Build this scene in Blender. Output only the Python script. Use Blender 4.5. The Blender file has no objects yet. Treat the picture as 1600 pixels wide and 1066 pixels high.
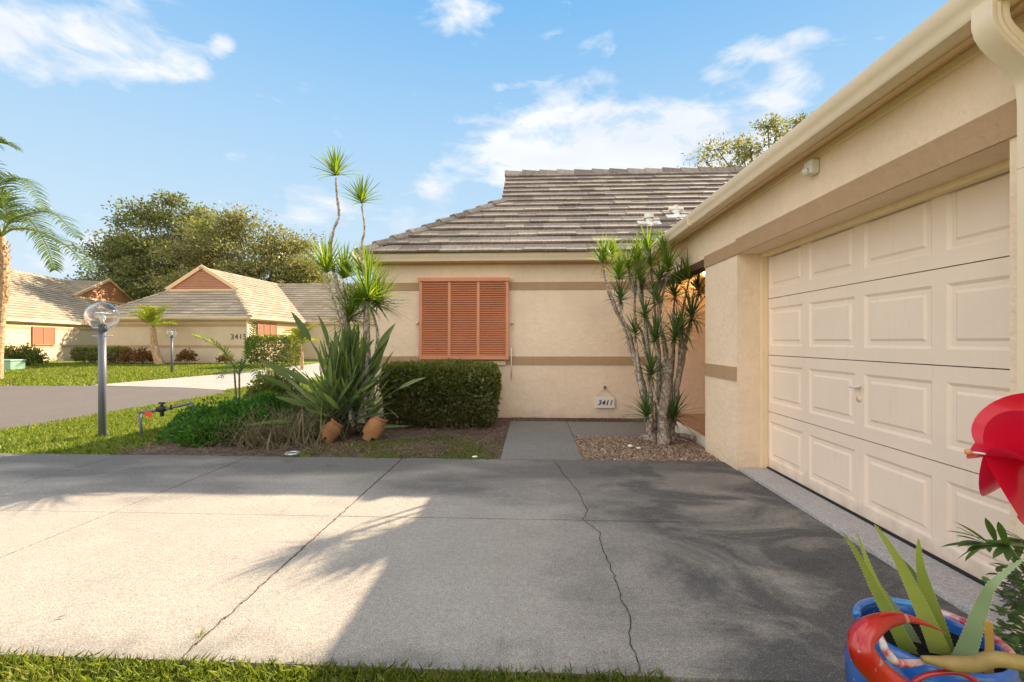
import bpy, math, random
import numpy as np
from mathutils import Vector, Matrix
random.seed(7); RS = np.random.RandomState(7)
S = bpy.context.scene
COL = S.collection
R = math.radians
# ------------------------------------------------------------------ camera
CAMH = 1.235; F = 711.0; YAW = math.atan(32.5/711)
cs, sn = math.cos(YAW), math.sin(YAW)
def W(px, py, t):                       # world point seen at photo pixel (px,py), t metres in front of the camera
    u = (px-800)/F; v = (533-py)/F
    return Vector(((-sn+u*cs)*t, (cs+u*sn)*t, CAMH+v*t))
def G(px, py, z=0.0):                   # ground point
    return W(px, py, (CAMH-z)*F/(py-533))
def CW(x, y, z=0.0):                    # camera-plan coordinates to world
    return Vector((-sn*y+cs*x, cs*y+sn*x, z))
cam = bpy.data.cameras.new('camera'); co = bpy.data.objects.new('camera', cam); COL.objects.link(co)
cam.lens = 16.0; cam.sensor_width = 36; cam.clip_end = 2000; cam.clip_start = .02
co.location = (0, 0, CAMH); co.rotation_euler = (R(90), 0, YAW)
S.camera = co
S.render.resolution_x = 1024; S.render.resolution_y = 682
S.view_settings.view_transform = 'Standard'; S.view_settings.look = 'None'
S.view_settings.exposure = 1.5
# ------------------------------------------------------------------ helpers
def tag(o, label=None, cat=None, group=None, kind=None):
    if label: o['label'] = label
    if cat: o['category'] = cat
    if group: o['group'] = group
    if kind: o['kind'] = kind
    return o
def thing(name, label, cat, loc=(0,0,0), group=None):
    o = bpy.data.objects.new(name, None); COL.objects.link(o); o.location = loc
    o.empty_display_size = .2
    return tag(o, label, cat, group)
def place(o, parent):
    if parent is not None:
        o.parent = parent
        # geometry is written in world coordinates; cancel the parents' offsets
        off = Vector((0,0,0)); p = parent
        while p is not None:
            off += p.location; p = p.parent
        o.location = -off
class MB:
    def __init__(s): s.v = []; s.f = []; s.r = []; s.cur = .5; s.mi = []; s.m = 0
    def face(s, pts, r=None):
        i = len(s.v); s.v += [tuple(p) for p in pts]; s.f.append(list(range(i, i+len(pts))))
        s.r.append(s.cur if r is None else r); s.mi.append(s.m)
    def mesh(s, V, Fs):
        i = len(s.v); s.v += [tuple(p) for p in V]
        for f in Fs: s.f.append([i+k for k in f]); s.r.append(s.cur); s.mi.append(s.m)
    def box(s, a, b, M=None):
        x0,y0,z0 = a; x1,y1,z1 = b
        V = [Vector(p) for p in ((x0,y0,z0),(x1,y0,z0),(x1,y1,z0),(x0,y1,z0),(x0,y0,z1),(x1,y0,z1),(x1,y1,z1),(x0,y1,z1))]
        if M is not None: V = [M@p for p in V]
        s.mesh(V, [(0,3,2,1),(4,5,6,7),(0,1,5,4),(1,2,6,5),(2,3,7,6),(3,0,4,7)])
    def tube(s, pts, rad, n=8, caps=True, sq=1.0):
        pts = [Vector(p) for p in pts]; N = len(pts)
        if not hasattr(rad, '__len__'): rad = [rad]*N
        V = []; up = None
        for i, p in enumerate(pts):
            d = (pts[min(i+1,N-1)]-pts[max(i-1,0)]).normalized()
            if up is None:
                up = Vector((0,0,1)) if abs(d.z) < .9 else Vector((1,0,0))
            a = (up - d*up.dot(d)).normalized(); up = a
            b = d.cross(a)
            for k in range(n):
                t = 2*math.pi*k/n
                V.append(p + (a*math.cos(t) + b*math.sin(t)*sq)*rad[i])
        Fs = [(i*n+k, i*n+(k+1)%n, (i+1)*n+(k+1)%n, (i+1)*n+k) for i in range(N-1) for k in range(n)]
        if caps: Fs += [tuple(range(n))[::-1], tuple(range((N-1)*n, N*n))]
        s.mesh(V, Fs)
    def lathe(s, prof, c, n=32, a0=0, a1=2*math.pi, M=None, cut=None):
        full = abs(a1-a0-2*math.pi) < 1e-6
        m = n if full else n+1
        V = []
        for k in range(m):
            t = a0+(a1-a0)*k/n
            for (r, z) in prof:
                p = Vector((r*math.cos(t), r*math.sin(t), z))
                if M is not None: p = M@p
                V.append(p+Vector(c))
        q = len(prof); Fs = []
        for k in range(n):
            k2 = (k+1) % m
            for j in range(q-1):
                if cut and cut(k, j): continue
                Fs.append((k*q+j, k2*q+j, k2*q+j+1, k*q+j+1))
        s.mesh(V, Fs)
    def sweep(s, prof, A, B, side, up=Vector((0,0,1))):       # profile (out, z) extruded from A to B
        A, B, side = Vector(A), Vector(B), Vector(side)
        n = len(prof)
        V = [A+side*p+up*q for p, q in prof]+[B+side*p+up*q for p, q in prof]
        s.mesh(V, [(i, (i+1) % n, n+(i+1) % n, n+i) for i in range(n)]+[tuple(range(n)), tuple(range(n, 2*n))[::-1]])
    def blade(s, base, d, L, w, droop=.3, n=4, fold=.0, prof=None, side=None, r=None):
        # a strap leaf: leaves `base` along d, bends down by droop, width profile along it
        p = Vector(base); d = Vector(d).normalized()
        if side is None:
            side = d.cross(Vector((0,0,1)))
            if side.length < .05: side = Vector((random.uniform(-1,1), random.uniform(-1,1), 0))
        side = Vector(side).normalized()
        V = []; st = L/n
        for i in range(n+1):
            t = i/n
            ww = w*(prof(t) if prof else (1-t)**.7*(.55+.45*min(1, t*6)) )/2
            nn = side.cross(d).normalized()
            V += [p-side*ww+nn*fold*ww, p, p+side*ww+nn*fold*ww] if fold else [p-side*ww, p+side*ww]
            p = p+d*st
            d = (d+Vector((0,0,-1))*droop*(t+.3)/n*2).normalized()
            side = (side-d*side.dot(d)).normalized()
        Fs = []
        k = 3 if fold else 2
        for i in range(n):
            for j in range(k-1): Fs.append((i*k+j, i*k+j+1, (i+1)*k+j+1, (i+1)*k+j))
        old = s.cur; s.cur = random.random() if r is None else r
        s.mesh(V, Fs); s.cur = old
    def build(s, name, mat, parent=None, smooth=False, bevel=0):
        me = bpy.data.meshes.new(name); me.from_pydata(s.v, [], s.f)
        at = me.attributes.new('rnd', 'FLOAT', 'FACE'); at.data.foreach_set('value', s.r)
        mats = mat if isinstance(mat, list) else [mat]
        for m in mats: me.materials.append(m)
        if len(mats) > 1: me.polygons.foreach_set('material_index', s.mi)
        if smooth:
            me.polygons.foreach_set('use_smooth', [True]*len(me.polygons))
        me.update()
        o = bpy.data.objects.new(name, me); COL.objects.link(o)
        if bevel:
            b = o.modifiers.new('bevel', 'BEVEL'); b.width = bevel; b.segments = 2; b.limit_method = 'ANGLE'
        place(o, parent)
        return o
def smooth_angle(o, a=40):
    me = o.data
    me.polygons.foreach_set('use_smooth', [True]*len(me.polygons))
    try: me.set_sharp_from_angle(angle=R(a))
    except Exception: pass
    return o
def np_faces(name, V, k, mat, parent=None, rnd=None):       # V (N,k,3): N faces with k own vertices
    N = V.shape[0]
    me = bpy.data.meshes.new(name)
    me.vertices.add(N*k); me.vertices.foreach_set('co', V.reshape(-1).astype(np.float32))
    me.loops.add(N*k); me.loops.foreach_set('vertex_index', np.arange(N*k, dtype=np.int32))
    me.polygons.add(N); me.polygons.foreach_set('loop_start', np.arange(N, dtype=np.int32)*k)
    me.update(calc_edges=True)
    at = me.attributes.new('rnd', 'FLOAT', 'FACE')
    at.data.foreach_set('value', (RS.rand(N) if rnd is None else rnd).astype(np.float32))
    me.materials.append(mat)
    o = bpy.data.objects.new(name, me); COL.objects.link(o); place(o, parent)
    return o
def unit(a): return a/np.maximum(np.linalg.norm(a, axis=1, keepdims=True), 1e-9)
def leaf_quads(P, D, L, Wd, bend=.25):                     # diamonds: positions, axes, length, width
    N = len(P); D = unit(D)
    rn = RS.randn(N, 3); Sd = unit(np.cross(D, rn)); Nn = np.cross(Sd, D)
    L = np.asarray(L).reshape(-1, 1)*np.ones((N, 1)); Wd = np.asarray(Wd).reshape(-1, 1)*np.ones((N, 1))
    b = P; m = P+D*L*.45+Nn*L*bend*.25
    return np.stack([b, m+Sd*Wd*.5, P+D*L, m-Sd*Wd*.5], axis=1)
# ------------------------------------------------------------------ materials
def newmat(name):
    m = bpy.data.materials.new(name); m.use_nodes = True
    nt = m.node_tree; b = nt.nodes['Principled BSDF']
    return m, nt, b
def N(nt, t, **kw):
    n = nt.nodes.new(t)
    for k, v in kw.items():
        if k.startswith('i_'): n.inputs[k[2:].replace('_', ' ')].default_value = v
        else: setattr(n, k, v)
    return n
def ramp(nt, fac, stops):
    r = nt.nodes.new('ShaderNodeValToRGB'); e = r.color_ramp.elements
    while len(e) < len(stops): e.new(.5)
    for x, (p, c) in zip(e, stops): x.position = p; x.color = (*c, 1) if len(c) == 3 else c
    nt.links.new(fac, r.inputs[0]); return r.outputs[0]
def mix(nt, fac, a, b, mode='MIX'):
    m = nt.nodes.new('ShaderNodeMix'); m.data_type = 'RGBA'; m.blend_type = mode
    for sck, v in ((m.inputs[0], fac), (m.inputs[6], a), (m.inputs[7], b)):
        if hasattr(v, 'is_linked') or hasattr(v, 'links'): nt.links.new(v, sck)
        elif isinstance(v, (int, float)): sck.default_value = v
        else: sck.default_value = (*v, 1) if len(v) == 3 else v
    return m.outputs[2]
def mth(nt, op, a, b=0.0, c=0.0, clamp=False):
    m = nt.nodes.new('ShaderNodeMath'); m.operation = op; m.use_clamp = clamp
    for i, v in enumerate((a, b, c)):
        if hasattr(v, 'links'): nt.links.new(v, m.inputs[i])
        else: m.inputs[i].default_value = v
    return m.outputs[0]
def pos(nt): return nt.nodes.new('ShaderNodeNewGeometry').outputs['Position']
def noise(nt, scale, detail=4, vec=None, rough=.5, sc3=None, dist=0):
    if vec is None: vec = pos(nt)
    if sc3:
        mp = nt.nodes.new('ShaderNodeMapping'); mp.inputs['Scale'].default_value = sc3
        nt.links.new(vec, mp.inputs[0]); vec = mp.outputs[0]
    n = N(nt, 'ShaderNodeTexNoise'); n.inputs['Scale'].default_value = scale; n.inputs['Detail'].default_value = detail
    n.inputs['Roughness'].default_value = rough; n.inputs['Distortion'].default_value = dist
    nt.links.new(vec, n.inputs['Vector']); return n.outputs['Fac']
def bump(nt, h, dist, strength=1.0, normal=None):
    b = N(nt, 'ShaderNodeBump'); b.inputs['Strength'].default_value = strength; b.inputs['Distance'].default_value = dist
    nt.links.new(h, b.inputs['Height'])
    if normal is not None: nt.links.new(normal, b.inputs['Normal'])
    return b.outputs[0]
def setb(nt, b, col=None, rough=None, normal=None, metal=None, spec=None):
    for k, v in (('Base Color', col), ('Roughness', rough), ('Normal', normal), ('Metallic', metal), ('Specular IOR Level', spec)):
        if v is None: continue
        if hasattr(v, 'links'): nt.links.new(v, b.inputs[k])
        elif k == 'Base Color': b.inputs[k].default_value = (*v, 1)
        else: b.inputs[k].default_value = v
def attr(nt, n='rnd'):
    a = N(nt, 'ShaderNodeAttribute'); a.attribute_name = n; return a.outputs['Fac']
def gray(v): return (v, v, v)

def m_stucco(name, col, var=.08):
    m, nt, b = newmat(name)
    n1 = noise(nt, 1.3, 3); n2 = noise(nt, 9, 5, rough=.6)
    c = ramp(nt, n1, [(.3, [x*(1-var) for x in col]), (.7, [min(1, x*(1+var*.6)) for x in col])])
    c = mix(nt, .18, c, ramp(nt, n2, [(.35, [x*.72 for x in col]), (.6, col)]))
    # grime rising from the ground
    sep = N(nt, 'ShaderNodeSeparateXYZ'); nt.links.new(pos(nt), sep.inputs[0])
    g = mth(nt, 'ADD', mth(nt, 'MULTIPLY', sep.outputs[2], -4.0), mth(nt, 'MULTIPLY', noise(nt, 6, 4), 1.3))
    g = mth(nt, 'MULTIPLY', g, .6, clamp=True)
    c = mix(nt, g, c, [x*.62 for x in col])
    sk = ramp(nt, noise(nt, 5, 6, sc3=(4, 4, .3), rough=.7), [(.55, gray(0)), (.75, gray(1))])
    c = mix(nt, mth(nt, 'MULTIPLY', sk, .16), c, [x*.6 for x in col])
    v = N(nt, 'ShaderNodeTexVoronoi', feature='SMOOTH_F1'); v.inputs['Scale'].default_value = 26
    mp = nt.nodes.new('ShaderNodeVectorMath'); mp.operation = 'ADD'
    nz = N(nt, 'ShaderNodeTexNoise'); nz.inputs['Scale'].default_value = 14
    nt.links.new(pos(nt), nz.inputs['Vector']); sc = N(nt, 'ShaderNodeVectorMath', operation='SCALE'); sc.inputs[3].default_value = .09
    nt.links.new(nz.outputs['Color'], sc.inputs[0]); nt.links.new(pos(nt), mp.inputs[0]); nt.links.new(sc.outputs[0], mp.inputs[1])
    nt.links.new(mp.outputs[0], v.inputs['Vector'])
    n3 = ramp(nt, noise(nt, 17, 4, rough=.55), [(.42, gray(0)), (.56, gray(1))])
    h = mth(nt, 'ADD', mth(nt, 'MULTIPLY', v.outputs['Distance'], .8), mth(nt, 'MULTIPLY', n3, .6))
    h = mth(nt, 'ADD', h, mth(nt, 'MULTIPLY', noise(nt, 90, 3), .35))
    setb(nt, b, c, .92, bump(nt, h, .005, .65), spec=.2)
    return m
def m_paint(name, col, rough=.5, var=.06, bscale=60, bd=.0006, spec=.4):
    m, nt, b = newmat(name)
    n1 = noise(nt, 2.2, 5, rough=.65)
    c = ramp(nt, n1, [(.3, [x*(1-var*1.6) for x in col]), (.7, col)])
    n2 = noise(nt, 22, 4, sc3=(1, 1, .25))
    c = mix(nt, mth(nt, 'MULTIPLY', ramp(nt, n2, [(.55, gray(0)), (.75, gray(1))]), .12), c, [x*.55 for x in col])
    setb(nt, b, c, mth(nt, 'ADD', mth(nt, 'MULTIPLY', n2, .2), rough-.1), bump(nt, noise(nt, bscale, 3), bd), spec=spec)
    return m
def m_tile(name, cols, sunbleach=None):
    m, nt, b = newmat(name)
    a = attr(nt)
    c = ramp(nt, a, [(0, cols[0]), (.35, cols[1]), (.7, cols[2]), (1, cols[3])])
    st = noise(nt, 7, 5, sc3=(7, 1.2, 1.2), rough=.65)
    c = mix(nt, mth(nt, 'MULTIPLY', ramp(nt, st, [(.42, gray(0)), (.66, gray(1))]), .55), c, [x*.35 for x in cols[1]])
    st2 = noise(nt, 5, 5, sc3=(5, 1.0, 1.0), rough=.7)
    c = mix(nt, mth(nt, 'MULTIPLY', ramp(nt, st2, [(.55, gray(0)), (.72, gray(1))]), .4), c, [min(1, x*1.5) for x in cols[3]])
    big = noise(nt, .7, 3)
    c = mix(nt, mth(nt, 'MULTIPLY', ramp(nt, big, [(.5, gray(0)), (.7, gray(1))]), .3), c, [x*.5 for x in cols[2]])
    h = mth(nt, 'ADD', noise(nt, 60, 3, sc3=(1, .15, .15)), mth(nt, 'MULTIPLY', noise(nt, 120, 2), .5))
    setb(nt, b, c, .9, bump(nt, h, .003, .6), spec=.2)
    return m
def m_leaf(name, dark, light, trans=None, tr=.4, rough=.45, nz=3.0, tip=None):
    m, nt, b = newmat(name)
    f = mth(nt, 'ADD', mth(nt, 'MULTIPLY', attr(nt), .6), mth(nt, 'MULTIPLY', noise(nt, nz, 3), .5))
    stops = [(.1, dark), (.62, [(x+y)/2 for x, y in zip(dark, light)]), (.95, light)]
    if tip: stops = [(.08, dark), (.5, [(x+y)/2 for x, y in zip(dark, light)]), (.78, light), (.93, tip)]
    c = ramp(nt, f, stops)
    setb(nt, b, c, rough, spec=.35)
    t = N(nt, 'ShaderNodeBsdfTranslucent')
    tc = mix(nt, 1.0, c, trans or (1.7, 1.6, .6), 'MULTIPLY'); nt.links.new(tc, t.inputs[0])
    mx = N(nt, 'ShaderNodeMixShader'); mx.inputs[0].default_value = tr
    nt.links.new(b.outputs[0], mx.inputs[1]); nt.links.new(t.outputs[0], mx.inputs[2])
    nt.links.new(mx.outputs[0], nt.nodes['Material Output'].inputs[0])
    return m
def m_bark(name, a, c_, scale=18, stretch=(1, 1, .3), bd=.006):
    m, nt, b = newmat(name)
    n1 = noise(nt, scale, 6, sc3=stretch, rough=.65)
    c = ramp(nt, n1, [(.35, a), (.62, c_)])
    n2 = ramp(nt, noise(nt, scale*.7, 3), [(.56, gray(0)), (.62, gray(1))])
    c = mix(nt, mth(nt, 'MULTIPLY', n2, .5), c, [min(1, x*1.5+.04) for x in c_])
    setb(nt, b, c, .9, bump(nt, n1, bd), spec=.15)
    return m
def m_concrete(name, col, dark, spots=True, sheen=False):
    m, nt, b = newmat(name)
    P = pos(nt)
    big = noise(nt, .9, 6, rough=.62, dist=.4); fine = noise(nt, 35, 5, rough=.7); mid = noise(nt, 5, 5, rough=.6)
    c = ramp(nt, big, [(.3, [x*.84 for x in col]), (.7, col)])
    c = mix(nt, .22, c, ramp(nt, mid, [(.35, [x*.75 for x in col]), (.65, [min(1, x*1.08) for x in col])]))
    if spots:
        sep = N(nt, 'ShaderNodeSeparateXYZ'); nt.links.new(P, sep.inputs[0]); x, y = sep.outputs[0], sep.outputs[1]
        # old dark weathering right of the long crack, and mildew along the bed
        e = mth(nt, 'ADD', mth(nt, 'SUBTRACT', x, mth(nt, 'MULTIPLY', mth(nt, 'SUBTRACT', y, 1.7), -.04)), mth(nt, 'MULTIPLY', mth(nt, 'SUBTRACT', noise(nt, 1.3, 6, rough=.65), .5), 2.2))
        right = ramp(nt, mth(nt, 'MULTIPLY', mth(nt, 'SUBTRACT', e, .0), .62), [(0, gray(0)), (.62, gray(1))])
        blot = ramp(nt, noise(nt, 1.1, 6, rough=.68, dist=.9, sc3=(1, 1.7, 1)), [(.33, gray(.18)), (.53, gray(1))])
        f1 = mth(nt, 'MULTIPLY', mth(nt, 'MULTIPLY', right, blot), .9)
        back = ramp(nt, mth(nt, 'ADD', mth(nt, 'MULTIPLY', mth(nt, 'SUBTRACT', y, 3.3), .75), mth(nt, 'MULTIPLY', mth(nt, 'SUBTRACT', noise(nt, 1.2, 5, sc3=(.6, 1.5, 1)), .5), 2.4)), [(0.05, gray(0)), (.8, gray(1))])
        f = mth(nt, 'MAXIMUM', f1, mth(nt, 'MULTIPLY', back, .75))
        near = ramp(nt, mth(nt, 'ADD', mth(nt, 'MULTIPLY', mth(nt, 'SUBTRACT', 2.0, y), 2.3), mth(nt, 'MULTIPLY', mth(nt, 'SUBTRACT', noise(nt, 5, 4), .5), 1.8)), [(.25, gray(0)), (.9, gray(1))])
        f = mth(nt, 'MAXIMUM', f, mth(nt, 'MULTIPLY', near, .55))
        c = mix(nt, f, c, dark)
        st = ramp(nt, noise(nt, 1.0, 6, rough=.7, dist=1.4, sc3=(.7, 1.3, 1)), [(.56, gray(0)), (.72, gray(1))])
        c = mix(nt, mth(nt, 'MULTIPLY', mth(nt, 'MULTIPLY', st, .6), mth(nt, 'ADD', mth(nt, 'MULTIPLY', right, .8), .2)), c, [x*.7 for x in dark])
        lite = ramp(nt, noise(nt, 1.6, 6, rough=.7, dist=1.0), [(.58, gray(0)), (.74, gray(1))])
        c = mix(nt, mth(nt, 'MULTIPLY', lite, .35), c, col)
        vo = N(nt, 'ShaderNodeTexVoronoi'); vo.inputs['Scale'].default_value = 1.7; nt.links.new(P, vo.inputs['Vector'])
        oil = ramp(nt, mth(nt, 'ADD', vo.outputs['Distance'], mth(nt, 'MULTIPLY', mth(nt, 'SUBTRACT', noise(nt, 14, 4), .5), .3)), [(.05, gray(1)), (.16, gray(0))])
        c = mix(nt, mth(nt, 'MULTIPLY', oil, .3), c, [x*.6 for x in dark])
    # exposed aggregate: pale and dark grains
    v = N(nt, 'ShaderNodeTexVoronoi'); v.inputs['Scale'].default_value = 130; nt.links.new(P, v.inputs['Vector'])
    sp = ramp(nt, v.outputs['Distance'], [(.12, gray(1)), (.3, gray(0))])
    cr = N(nt, 'ShaderNodeSeparateColor'); nt.links.new(v.outputs['Color'], cr.inputs[0])
    pale = mth(nt, 'MULTIPLY', sp, mth(nt, 'GREATER_THAN', cr.outputs[0], .72))
    drk = mth(nt, 'MULTIPLY', sp, mth(nt, 'LESS_THAN', cr.outputs[0], .3))
    c = mix(nt, mth(nt, 'MULTIPLY', pale, .55), c, [min(1, x*1.5+.05) for x in col])
    c = mix(nt, mth(nt, 'MULTIPLY', drk, .5), c, [x*.4 for x in dark])
    c = mix(nt, .28, c, mix(nt, 1.0, c, ramp(nt, fine, [(.35, gray(.55)), (.62, gray(1.4))]), 'MULTIPLY'))
    c = mix(nt, .5, c, mix(nt, 1.0, c, ramp(nt, noise(nt, 150, 3), [(.36, gray(.45)), (.62, gray(1.5))]), 'MULTIPLY'))
    h = mth(nt, 'ADD', fine, mth(nt, 'MULTIPLY', v.outputs['Distance'], .6))
    setb(nt, b, c, .85, bump(nt, h, .003, .6), spec=.25)
    return m
def m_glazed(name, c1, c2, scale=6):
    m, nt, b = newmat(name)
    n1 = noise(nt, scale, 4, dist=.8)
    c = ramp(nt, n1, [(.38, c1), (.66, c2)])
    chip = ramp(nt, noise(nt, 38, 4), [(.66, gray(0)), (.7, gray(1))])
    c = mix(nt, mth(nt, 'MULTIPLY', chip, .5), c, (.35, .3, .25))
    setb(nt, b, c, mth(nt, 'ADD', mth(nt, 'MULTIPLY', chip, .4), .18), bump(nt, noise(nt, 25, 3), .0015), spec=.6)
    return m

M = {}
M['stucco'] = m_stucco('cream_stucco', (.87, .68, .49))
M['stucco_far'] = m_stucco('far_stucco', (.60, .48, .325))
M['band'] = m_stucco('tan_band_stucco', (.46, .30, .17), .05)
M['trimp'] = m_paint('cream_trim_paint', (.88, .70, .44), .45)
M['gutter'] = m_paint('gutter_paint', (.84, .68, .49), .4)
M['fascia'] = m_paint('tan_fascia_paint', (.70, .47, .26), .5)
def m_door(name, col):
    m, nt, b = newmat(name); P = pos(nt)
    sep = N(nt, 'ShaderNodeSeparateXYZ'); nt.links.new(P, sep.inputs[0])
    c = ramp(nt, noise(nt, 1.7, 5, rough=.6), [(.3, [x*.93 for x in col]), (.7, col)])
    g = mth(nt, 'MULTIPLY', mth(nt, 'ADD', mth(nt, 'MULTIPLY', sep.outputs[2], -5.0), mth(nt, 'MULTIPLY', noise(nt, 9, 5), 1.6)), .7, clamp=True)
    c = mix(nt, g, c, (.42, .35, .26))
    sk = ramp(nt, noise(nt, 6, 6, sc3=(1, 5, .35), rough=.7), [(.56, gray(0)), (.72, gray(1))])
    c = mix(nt, mth(nt, 'MULTIPLY', sk, .14), c, (.42, .33, .24))
    setb(nt, b, c, mth(nt, 'ADD', mth(nt, 'MULTIPLY', noise(nt, 3, 4), .25), .32), bump(nt, noise(nt, 45, 3, sc3=(1, .2, 1)), .0009), spec=.4)
    return m
M['door'] = m_door('garage_door_paint', (.88, .715, .57))
M['door_old'] = m_paint('door_trim_paint', (.90, .72, .54), .42, .03, 30, .0006, .4)
M['gable'] = m_paint('far_gable_paint', (.42, .19, .1), .6, .08)
M['shutter'] = m_paint('salmon_shutter_paint', (.70, .28, .145), .5, .08)
M['white'] = m_paint('white_paint', (.8, .76, .68), .4)
M['brown'] = m_paint('brown_wood', (.12, .065, .035), .6)
M['dark'] = m_paint('dark_rubber', (.012, .012, .014), .6)
M['tile'] = m_tile('roof_tile', [(.20, .16, .13), (.27, .22, .18), (.34, .28, .225), (.41, .34, .275)])
M['tile_far'] = m_tile('roof_tile_far', [(.30, .245, .175), (.35, .29, .205), (.40, .33, .24), (.45, .375, .28)])
M['conc'] = m_concrete('driveway_concrete', (.33, .295, .25), (.072, .070, .067))
M['conc2'] = m_concrete('walk_concrete', (.19, .185, .17), (.06, .06, .06), spots=False)
M['conc3'] = m_concrete('pale_concrete', (.36, .31, .27), (.22, .2, .18), spots=False)
M['apron'] = m_concrete('apron_concrete', (.46, .43, .41), (.28, .27, .26), spots=False)
M['asphalt'] = m_concrete('old_asphalt', (.125, .108, .097), (.08, .07, .062), spots=False)
M['steel'] = m_paint('grey_post_paint', (.12, .13, .15), .4)
M['galv'] = m_paint('galvanised', (.5, .5, .5), .35); M['galv'].node_tree.nodes['Principled BSDF'].inputs['Metallic'].default_value = .6
M['red'] = m_paint('red_tag', (.8, .05, .03), .5)
M['ugreen'] = m_paint('green_cabinet_paint', (.26, .42, .30), .5)
M['numbers'] = m_paint('brown_number_paint', (.16, .1, .06), .5)
M['black'] = m_paint('black_number_paint', (.012, .012, .015), .5)
M['drac'] = m_leaf('dracaena_leaf', (.04, .095, .02), (.2, .3, .045), (1.9, 1.7, .5), .45, .38, 4, tip=(.55, .42, .06))  # yellow of sunlit leaves is put into this colour
M['dracd'] = m_leaf('dracaena_leaf_dark', (.035, .085, .03), (.15, .24, .07), (1.8, 1.7, .5), .35, .38, 4)
M['strel'] = m_leaf('bird_of_paradise_leaf', (.07, .11, .05), (.25, .31, .15), (1.8, 1.9, .5), .3, .36, 2)
M['straw'] = m_leaf('dead_straw', (.08, .045, .025), (.36, .25, .15), (1.1, 1.0, .8), .2, .8, 4)
M['dryleaf'] = m_leaf('dry_strap_leaf', (.075, .075, .035), (.29, .235, .13), (1.2, 1.2, .7), .25, .7, 4)
M['hedge'] = m_leaf('hedge_leaf', (.05, .068, .02), (.24, .26, .07), (1.8, 1.8, .5), .35, .4, 5)
M['fern'] = m_leaf('bright_fern_leaf', (.016, .055, .010), (.12, .28, .04), (1.5, 1.5, .5), .35, .5, 4)
M['oak'] = m_leaf('oak_leaf', (.07, .09, .03), (.25, .26, .10), (1.6, 1.5, .6), .35, .5, .6)
M['oak2'] = m_leaf('oak_leaf_pale', (.09, .105, .04), (.32, .3, .13), (1.6, 1.5, .6), .35, .5, .6)
M['palm'] = m_leaf('palm_leaflet', (.04, .085, .03), (.16, .22, .07), (1.6, 1.6, .6), .3, .35, 1)
M['palmy'] = m_leaf('yellow_palm_leaflet', (.12, .18, .03), (.40, .40, .07), (1.6, 1.5, .5), .45, .4, 2)
M['redshrub'] = m_leaf('bronze_shrub_leaf', (.07, .06, .02), (.3, .14, .05), (1.5, 1.2, .6), .35, .5, 3)
M['grass'] = m_leaf('grass_blade', (.07, .12, .012), (.22, .26, .03), (1.5, 1.45, .5), .35, .55, 2.3, tip=(.42, .34, .15))
M['grassd'] = m_leaf('shaded_grass_blade', (.08, .13, .03), (.24, .27, .08), (1.5, 1.5, .5), .3, .55, 2.5, tip=(.4, .34, .18))
M['aloe'] = m_leaf('aloe_skin', (.22, .29, .05), (.46, .48, .10), (1.2, 1.2, .6), .15, .35, 9)
M['aloeg'] = m_leaf('grey_aloe_skin', (.17, .25, .12), (.32, .40, .20), (1.1, 1.1, .8), .12, .4, 9)
M['aloeb'] = m_leaf('brown_aloe_skin', (.4, .2, .05), (.6, .38, .08), (1.1, 1.0, .7), .1, .5, 14)
M['deadaloe'] = m_leaf('yellow_dead_aloe', (.10, .055, .025), (.58, .42, .12), (1.1, 1.0, .7), .1, .5, 30)
M['bark'] = m_bark('pale_dracaena_bark', (.15, .11, .08), (.50, .42, .34), 34, (1, 1, .7), .008)
M['barkd'] = m_bark('brown_bark', (.07, .05, .035), (.2, .15, .11))
M['palmbark'] = m_bark('palm_bark', (.26, .14, .07), (.50, .34, .2), 12, (1, 1, 2), .02)
M['terra'] = m_paint('terracotta', (.42, .205, .09), .85, .45, 14, .003, .12)
M['bluegl'] = m_glazed('blue_glaze', (.012, .05, .22), (.025, .13, .42))
M['ltblue'] = m_glazed('light_blue_glaze', (.02, .12, .38), (.07, .30, .55))
M['redgl'] = m_glazed('red_glaze', (.30, .006, .006), (.46, .018, .010))
M['redwh'] = m_glazed('worn_red_and_white_glaze', (.4, .02, .04), (.62, .55, .5), 22)
M['soilb'] = m_paint('potting_soil', (.012, .010, .009), .95, .2, 60, .004, .1)
m, nt, b = newmat('pinwheel_vinyl'); setb(nt, b, mix(nt, mth(nt, 'MULTIPLY', noise(nt, 3, 2), .3), (.66, .003, .02), (.52, .015, .07)), .22, spec=.5)
t_ = N(nt, 'ShaderNodeBsdfTranslucent'); t_.inputs[0].default_value = (.9, .05, .12, 1)
mx_ = N(nt, 'ShaderNodeMixShader'); mx_.inputs[0].default_value = .3
nt.links.new(b.outputs[0], mx_.inputs[1]); nt.links.new(t_.outputs[0], mx_.inputs[2]); nt.links.new(mx_.outputs[0], nt.nodes['Material Output'].inputs[0])
M['vinyl'] = m
m, nt, b = newmat('globe_glass'); setb(nt, b, (.96, .97, 1), .02); b.inputs['Transmission Weight'].default_value = 1; b.inputs['IOR'].default_value = 1.45
M['glass'] = m
m, nt, b = newmat('lantern_glow'); setb(nt, b, (1, .8, .4), .4); b.inputs['Emission Color'].default_value = (1, .62, .2, 1); b.inputs['Emission Strength'].default_value = 5
M['glow'] = m
m, nt, b = newmat('frosted_bulb'); setb(nt, b, (.85, .82, .75), .3); M['bulb'] = m
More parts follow.
